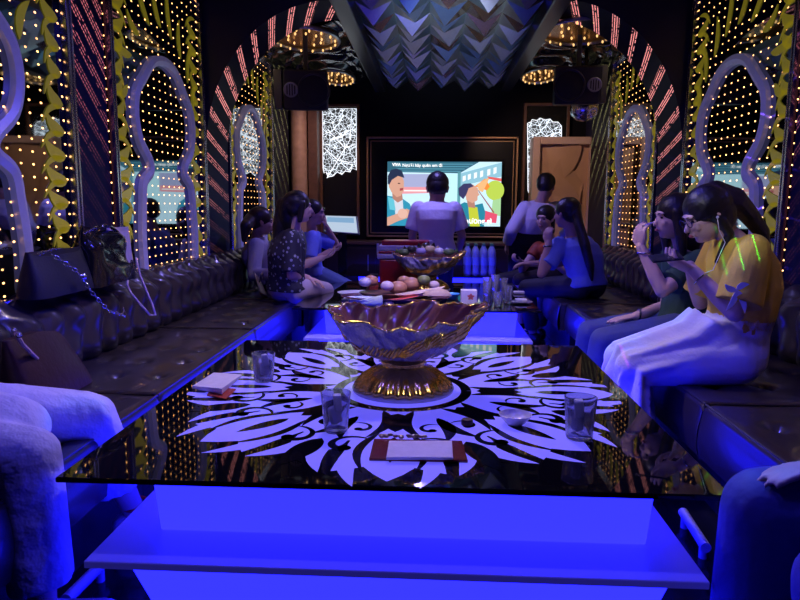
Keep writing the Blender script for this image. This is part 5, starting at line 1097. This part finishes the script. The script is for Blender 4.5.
# ---------------- 2. woman in dark green with a cigarette
f = Fig('woman in dark green top and blue jeans raising a cigarette, on the right sofa', (1.32, 3.55, 0.56), P(686, 250, 3.6), P(673, 218, 3.58), PI + 0.1, PI + 0.15, 0.08, 1.0, m_skin2)
f.arm(1, P(641, 247, 3.42), (-0.2, -0.5, -1.0), (-0.1, 0.1, 1.0), (0.8, 0.5, 0.1), 0.5); f.arm(-1, P(636, 316, 3.55), (0.8, 0.4, -0.5), (-1, -0.1, -0.15), (0, 0, -1), 0.12)
f.leg(1, (0.84, 3.42, 0.1), (-1, 0, 1)); f.leg(-1, (0.84, 3.68, 0.1), (-1, 0, 1)); f.finish(0.006, 3); f.face()
f.shirt(mat('dark green knit', (0.012, 0.05, 0.035), 0.7), 0.02, 0.75, 0.99, -0.04); f.trousers(mat('blue denim', (0.05, 0.07, 0.25), 0.7), 0.016); f.shoes(m_black)
f.hair(None, 1.05, [([f.hv(0, -0.06, 0.0), f.hv(0, -0.09, -0.12), f.hv(0, -0.08, -0.26)], [0.075, 0.075, 0.03]), ([f.hv(0.07, 0.015, 0.03), f.hv(0.08, 0.0, -0.08), f.hv(0.08, -0.01, -0.24)], [0.028, 0.032, 0.018]), ([f.hv(-0.07, 0.015, 0.03), f.hv(-0.08, 0.0, -0.08), f.hv(-0.08, -0.01, -0.22)], [0.028, 0.032, 0.018])])
q = MB(); w1 = f.wr[1].lerp(f.el[1], 0.12); q.tube([w1 + Vector((C_(a) * 0.032, S(a) * 0.032, 0.004 * S(a))) for a in [2 * PI * i / 20 for i in range(20)]], 0.004, 6, closed=True); q.build('bracelet', m_chrome, f.t, smooth=True)
q = MB(); w1 = f.wr[-1].lerp(f.el[-1], 0.08); q.tube([w1 + Vector((0.004 * S(a), C_(a) * 0.032, S(a) * 0.032)) for a in [2 * PI * i / 20 for i in range(20)]], 0.005, 6, closed=True); q.build('wristband', m_black, f.t, smooth=True)
a = P(644, 226, 3.42); b = P(654, 222, 3.45); q = MB(); q.cone(a, b, 0.0045); q.cone(a, a - (b - a) * 0.12, 0.0046, mi=1)
tag(q.build('cigarette', [mat('white cigarette paper', (0.8, 0.8, 0.85), 0.6), mat('ash', (0.3, 0.28, 0.28), 0.9)], origin=a), 'white cigarette between the fingers of the woman in dark green', 'cigarette')
# ---------------- 3. woman with ponytail in blue
f = Fig('woman in light blue top with long black ponytail, back half turned, right sofa', (1.27, 5.5, 0.55), P(573, 238, 5.55), P(566, 214, 5.5), 2.2, 2.35, 0.05, 1.05, m_skin)
f.arm(1, P(549, 243, 5.4), (-0.6, -0.4, -1.0), (-0.1, 0.1, 1.0), (0.6, 0.6, 0), 0.5); f.arm(-1, P(530, 264, 5.75), (0.3, 0.8, -0.8), (-1, 0.1, 0), (0, 0, -1), 0.4)
f.leg(1, (0.9, 5.8, 0.1), (-1, 0.2, 1)); f.leg(-1, (0.98, 6.02, 0.1), (-0.6, 0.6, 1)); f.finish(0.008, 2)
f.shirt(mat('light blue jersey', (0.16, 0.22, 0.55), 0.7), 0.022, 0.7, 0.99, -0.04); f.trousers(mat('dark trousers', (0.012, 0.012, 0.03), 0.7), 0.014, vox=0.009); f.shoes(m_black)
f.hair(None, 1.04, [([f.hv(0, -0.08, 0.03), P(579, 225, 5.35), P(585, 245, 5.3), P(590, 265, 5.3), P(592, 280, 5.32)], [0.05, 0.038, 0.042, 0.036, 0.012])], vox=0.007)
q = MB(); w1 = f.wr[1].lerp(f.el[1], 0.1); q.tube([w1 + Vector((C_(a) * 0.034, S(a) * 0.034, 0)) for a in [2 * PI * i / 16 for i in range(16)]], 0.006, 6, closed=True); q.build('wristwatch', m_chrome, f.t, smooth=True)
m_dtr2 = mat('black dress cloth', (0.015, 0.01, 0.012), 0.7)
# ---------------- 4. woman in orange beyond
f = Fig('woman in black and orange dress facing the camera beside the ponytailed woman', (1.18, 6.45, 0.55), P(552, 243, 6.4), P(545, 219, 6.3), -2.3, -2.2, 0.1, 1.0, m_skin2)
f.arm(1, P(552, 262, 6.2), (0.6, -0.3, -1), (-0.8, -0.4, 0.2), (0, 0, 1), 0.6); f.arm(-1, P(522, 262, 6.2), (-0.5, 0.3, -1), (-0.8, -0.4, 0.2), (0, 0, 1), 0.6)
f.leg(1, (0.85, 6.3, 0.1), (-1, -0.3, 1)); f.leg(-1, (0.84, 6.52, 0.1), (-1, 0, 1)); f.finish(0.008, 2); f.face()
f.shirt(mat('black and orange print', (0.35, 0.06, 0.015), 0.6, vary=0.95, bscale=9), 0.016, 0.4, 0.99, -0.12, 'dress'); f.trousers(m_dtr2, 0.012, 1.0, 'dress_skirt'); f.shoes(m_black)
f.hair(None, 1.04, [([f.hv(0, -0.06, 0.0), f.hv(0, -0.07, -0.12), f.hv(0, -0.06, -0.2)], [0.07, 0.06, 0.03])], vox=0.007)
# ---------------- 5. standing waiter right
m_wsh = mat('white shirt cloth', (0.72, 0.7, 0.78), 0.7, bump=0.5, bscale=12, bdist=0.02); m_dtr = mat('black trousers cloth', (0.01, 0.01, 0.014), 0.8)
f = Fig('man in white shirt and black trousers standing half turned away beside the tan door', (1.02, 7.25, 0.85), P(541, 201, 7.2), P(546, 187, 7.17), 1.9, 1.2, 0.35, 1.05, m_skin, True, hk=1.08)
f.arm(1, P(508, 243, 7.25), (-0.3, -0.8, -0.1), (-0.3, 0.5, -1), (1, 0, 0), 0.5); f.arm(-1, P(560, 238, 7.4), (0.8, 0, -0.3), (-0.5, 0.8, -0.3), (0, 0, 1), 0.5)
f.leg(1, (0.93, 7.28, 0.09), (0, 1, 0)); f.leg(-1, (1.1, 7.22, 0.09), (0, 1, 0)); f.finish(0.009, 2)
f.shirt(m_wsh, 0.022, 1.85, 0.995, 0.1, vox=0.009, cuffw=1.1); f.trousers(m_dtr, 0.016, 1.95, vox=0.01); f.shoes(m_black); f.hair(None, 1.0, vox=0.007)
# ---------------- 6. man before the television
f = Fig('man in pale short sleeved shirt standing with his back to the camera before the television', (0.035, 6.36, 0.8), P(436.5, 201.5, 6.4), P(437.5, 189, 6.44), PI / 2, PI / 2, 0.35, 0.97, m_skin, True, hk=1.33)
f.arm(1, P(416, 250, 6.6), (-0.3, -0.8, 0), (0.3, 0.6, -1), (1, 0, 0), 0.5); f.arm(-1, P(459, 250, 6.6), (0.3, -0.8, 0), (-0.3, 0.6, -1), (-1, 0, 0), 0.5)
f.leg(1, (-0.08, 6.36, 0.09), (0, 1, 0)); f.leg(-1, (0.15, 6.36, 0.09), (0, 1, 0)); f.finish(0.008, 2)
f.shirt(m_wsh, 0.026, 0.75, 0.99, -0.04, vox=0.009, cuffw=1.1); f.trousers(m_dtr, 0.014, 1.95, vox=0.01); f.shoes(m_black); f.hair(None, 0.98, vox=0.006)
# ---------------- 7. woman in the grey top, far left
f = Fig('woman in pale grey top with dark tied hair, seated farthest left beyond the arch', (-1.42, 5.72, 0.55), P(256, 238, 5.7), P(262, 222, 5.62), 0.25, 0.3, 0.15, 1.0, m_skin)
f.arm(1, P(282, 272, 5.65), (0, 0.4, -1), (1, 0, 0), (0, 0, -1), 0.3); f.arm(-1, P(276, 274, 5.3), (0.1, -0.6, -1), (1, 0.2, 0), (0, 0, -1), 0.3)
f.leg(1, (-0.92, 5.62, 0.1), (1, 0, 1)); f.leg(-1, (-0.92, 5.4, 0.1), (1, 0, 1)); f.finish(0.008, 2); f.face()
f.shirt(mat('pale grey jersey', (0.4, 0.38, 0.4), 0.7), 0.018, 1.8, 0.99, -0.04); f.trousers(mat('navy trousers', (0.03, 0.03, 0.07), 0.7), 0.014, vox=0.009); f.shoes(m_black)
f.hair(mat('dark brown hair', (0.02, 0.01, 0.008), 0.45), 1.04, [([f.hv(0, -0.09, 0.01), P(246, 226, 5.4), P(244, 240, 5.4)], [0.06, 0.05, 0.02])], vox=0.007)
# ---------------- 8. woman in dark floral blouse
f = Fig('woman in dark floral blouse and pale trousers sitting upright on the left sofa edge', (-1.1, 5.0, 0.56), P(293, 230, 5.0), P(299, 208, 4.97), 0.95, 0.4, 0.0, 1.0, m_skin2, syaw=0.1)
f.arm(1, P(322, 258, 5.3), (0, 0.4, -1), (0.9, 0.2, 0.3), (0, 0, 1), 0.5); f.arm(-1, P(308, 278, 5.05), (-0.2, -0.7, -0.6), (1, 0, -0.3), (0, 0, -1), 0.3)
f.leg(1, (-1.0, 5.46, 0.1), (0.4, 1, 1)); f.leg(-1, (-0.94, 5.3, 0.1), (0.5, 1, 1)); f.finish(0.007, 2); f.face()
m_fl = mat('dark floral cloth', (0.03, 0.03, 0.05), 0.6, bscale=22)
_nt = m_fl.node_tree; _vo = _nt.nodes.new('ShaderNodeTexVoronoi'); _vo.inputs['Scale'].default_value = 26; _tc = _nt.nodes.new('ShaderNodeTexCoord'); _nt.links.new(_tc.outputs['Object'], _vo.inputs['Vector'])
_mx = _nt.nodes.new('ShaderNodeMix'); _mx.data_type = 'RGBA'; _mx.inputs[6].default_value = (0.02, 0.02, 0.04, 1); _mx.inputs[7].default_value = (0.3, 0.32, 0.42, 1)
_nt.links.new((E(_nt, _vo.outputs['Distance']) < 0.27).v, _mx.inputs[0]); _nt.links.new(_mx.outputs[2], _nt.nodes['Principled BSDF'].inputs['Base Color'])
f.shirt(m_fl, 0.024, 0.9, 0.99, -0.04, 'blouse'); f.trousers(mat('pale trousers cloth', (0.5, 0.42, 0.5), 0.7, bump=0.3, bscale=10), 0.018, vox=0.009); f.shoes(m_black)
f.hair(None, 1.05, [([f.hv(0, -0.07, 0.02), P(284, 205, 5.0), P(280, 225, 4.97), P(279, 250, 4.96), P(281, 272, 4.95)], [0.075, 0.06, 0.055, 0.045, 0.015]), ([f.hv(0, -0.09, 0.0), P(287, 235, 5.0), P(286, 262, 5.0)], [0.06, 0.05, 0.02]), ([f.hv(-0.07, 0.01, 0.03), f.hv(-0.078, -0.01, -0.09)], [0.03, 0.02])], vox=0.006)
# ---------------- 9. man in blue at the touch screen
f = Fig('person in blue shirt and jeans holding a dark phone up, behind the floral blouse', (-1.08, 6.03, 0.56), P(312, 231, 5.85), P(314, 213, 5.8), 0.2, 0.1, 0.1, 0.95, m_skin)
f.arm(1, P(326, 226, 6.0), (0.3, 0.5, -1), (-0.1, -0.3, 1), (-1, 0, 0), 0.5); f.arm(-1, P(330, 251, 5.7), (0.1, -0.6, -1), (1, 0.3, 0.2), (0, 0, 1), 0.6)
f.leg(1, (-0.52, 6.35, 0.1), (1, 0.1, 1.2)); f.leg(-1, (-0.56, 6.32, 0.1), (1, 0, 1.2)); f.finish(0.008, 2); f.face()
f.shirt(mat('blue shirt cloth', (0.16, 0.22, 0.75), 0.6), 0.018, 0.8, 0.99, -0.04); f.trousers(mat('pale blue denim', (0.12, 0.18, 0.35), 0.7), 0.014, vox=0.009); f.shoes(m_black); f.hair(None, 1.0, vox=0.007)
c = P(321, 214, 5.85); q = MB(); q.box(c, (0.03, 0.07, 0.12), Matrix.Rotation(0.3, 3, 'Y')); tag(q.build('smartphone', m_black, origin=c, bevel=0.004), 'dark phone held to the face of the person in the blue shirt', 'phone')
# ---------------- 10. sitter in white, lower left, mostly outside the picture
f = Fig('person in loose white trousers and white sneakers on the left sofa nearest the camera', (-1.52, 1.74, 0.57), (-1.62, 1.62, 1.06), (-1.58, 1.62, 1.24), 0.1, 0.2, 0.1, 1.0, m_skin2)
f.arm(1, (-1.66, 1.68, 0.78), (-0.3, 0.4, -1), (1, 0, -0.3), (0, 0, -1), 0.2); f.arm(-1, (-1.5, 1.4, 0.76), (-0.3, -0.4, -1), (1, 0, -0.3), (0, 0, -1), 0.2)
f.hp[1] = Vector((-1.49, 1.82, 0.58)); f.hp[-1] = Vector((-1.5, 1.64, 0.56))
f.leg(1, (-1.04, 2.16, 0.12), (0.3, 0.0, 1), (1, 0.4, 0)); f.leg(-1, (-1.05, 1.62, 0.12), (1, 0, 1), (0.9, 0.5, 0)); f.finish(0.007, 3)
m_wht = mat('soft white cotton', (0.7, 0.7, 0.8), 0.75, bump=0.8, bscale=9, bdist=0.03)
f.shirt(m_wht, 0.02, 0.8); q = MB()
limb(q, [(-1.5, 1.76, 0.59), (-1.2, 1.74, 0.55)], [0.13, 0.11], 20)
for sd, wd in ((1, 0.08), (-1, 0.085)):
    a, e, w_ = f.hp[sd], f.kn[sd], f.an[sd]; w2 = e.lerp(w_, 0.86 if sd < 0 else 0.7)
    limb(q, [a, a.lerp(e, 0.5), e + UP * 0.005], [0.11, 0.1, 0.085 if sd > 0 else 0.08]); q.cone(e, w2, 0.085 if sd > 0 else 0.08, wd, 26)
q.loft(f.rings(0.012, 0.2, -0.12))
for v in q.bm.verts: v.co += Vector((1, 1, 0)) * 0.02 * noise.noise(Vector((v.co.x * 14, v.co.y * 14, v.co.z * 3)))
f.part(q, 'trousers', m_wht, 0.009); m_snk = mat('white sneaker leather', (0.7, 0.7, 0.78), 0.45)
f.shoes(m_snk)
q = MB(); w1 = f.an[1] + UP * 0.03; q.tube([w1 + Vector((C_(a) * 0.043, S(a) * 0.043, 0.006 * S(a))) for a in [2 * PI * i / 20 for i in range(20)]], 0.006, 6, closed=True); q.build('anklet', mat('red cord', (0.7, 0.05, 0.03), 0.5), f.t, smooth=True)
f.hair(None, 1.03, [([f.hv(0, -0.07, 0), f.hv(0, -0.08, -0.15)], [0.07, 0.04])], vox=0.008)
# ---------------- 11. sitter in navy, lower right
f = Fig('person in dark navy clothes with knees against the front table corner, right sofa', (1.22, 1.3, 0.57), (1.16, 1.32, 1.05), (1.1, 1.33, 1.23), 2.9, 2.9, 0.1, 1.0, m_skin2)
f.arm(-1, P(832, 468, 1.44), (0.5, 0.5, -0.6), (-1.0, 0.1, -0.15), (0, 0, -1), 0.2); f.arm(1, (1.0, 0.9, 0.7), (0.5, -0.5, -1), (-1, 0, -0.3), (0, 0, -1), 0.3)
f.hp[-1] = Vector((1.2, 1.42, 0.56)); f.leg(-1, (0.8, 1.52, 0.1), (-1, 0.1, 1), (-1, 0.2, 0)); f.leg(1, (0.86, 1.15, 0.1), (-1, 0, 1), (-1, 0, 0)); f.finish(0.007, 3)
m_nvy = mat('navy cloth', (0.07, 0.07, 0.26), 0.65, bump=0.5, bscale=9, bdist=0.02)
f.shirt(m_nvy, 0.02, 1.7); f.trousers(m_nvy, 0.035, 1.95, vox=0.009, flare=1.3); f.shoes(m_black); f.hair(None, 1.03, vox=0.008)
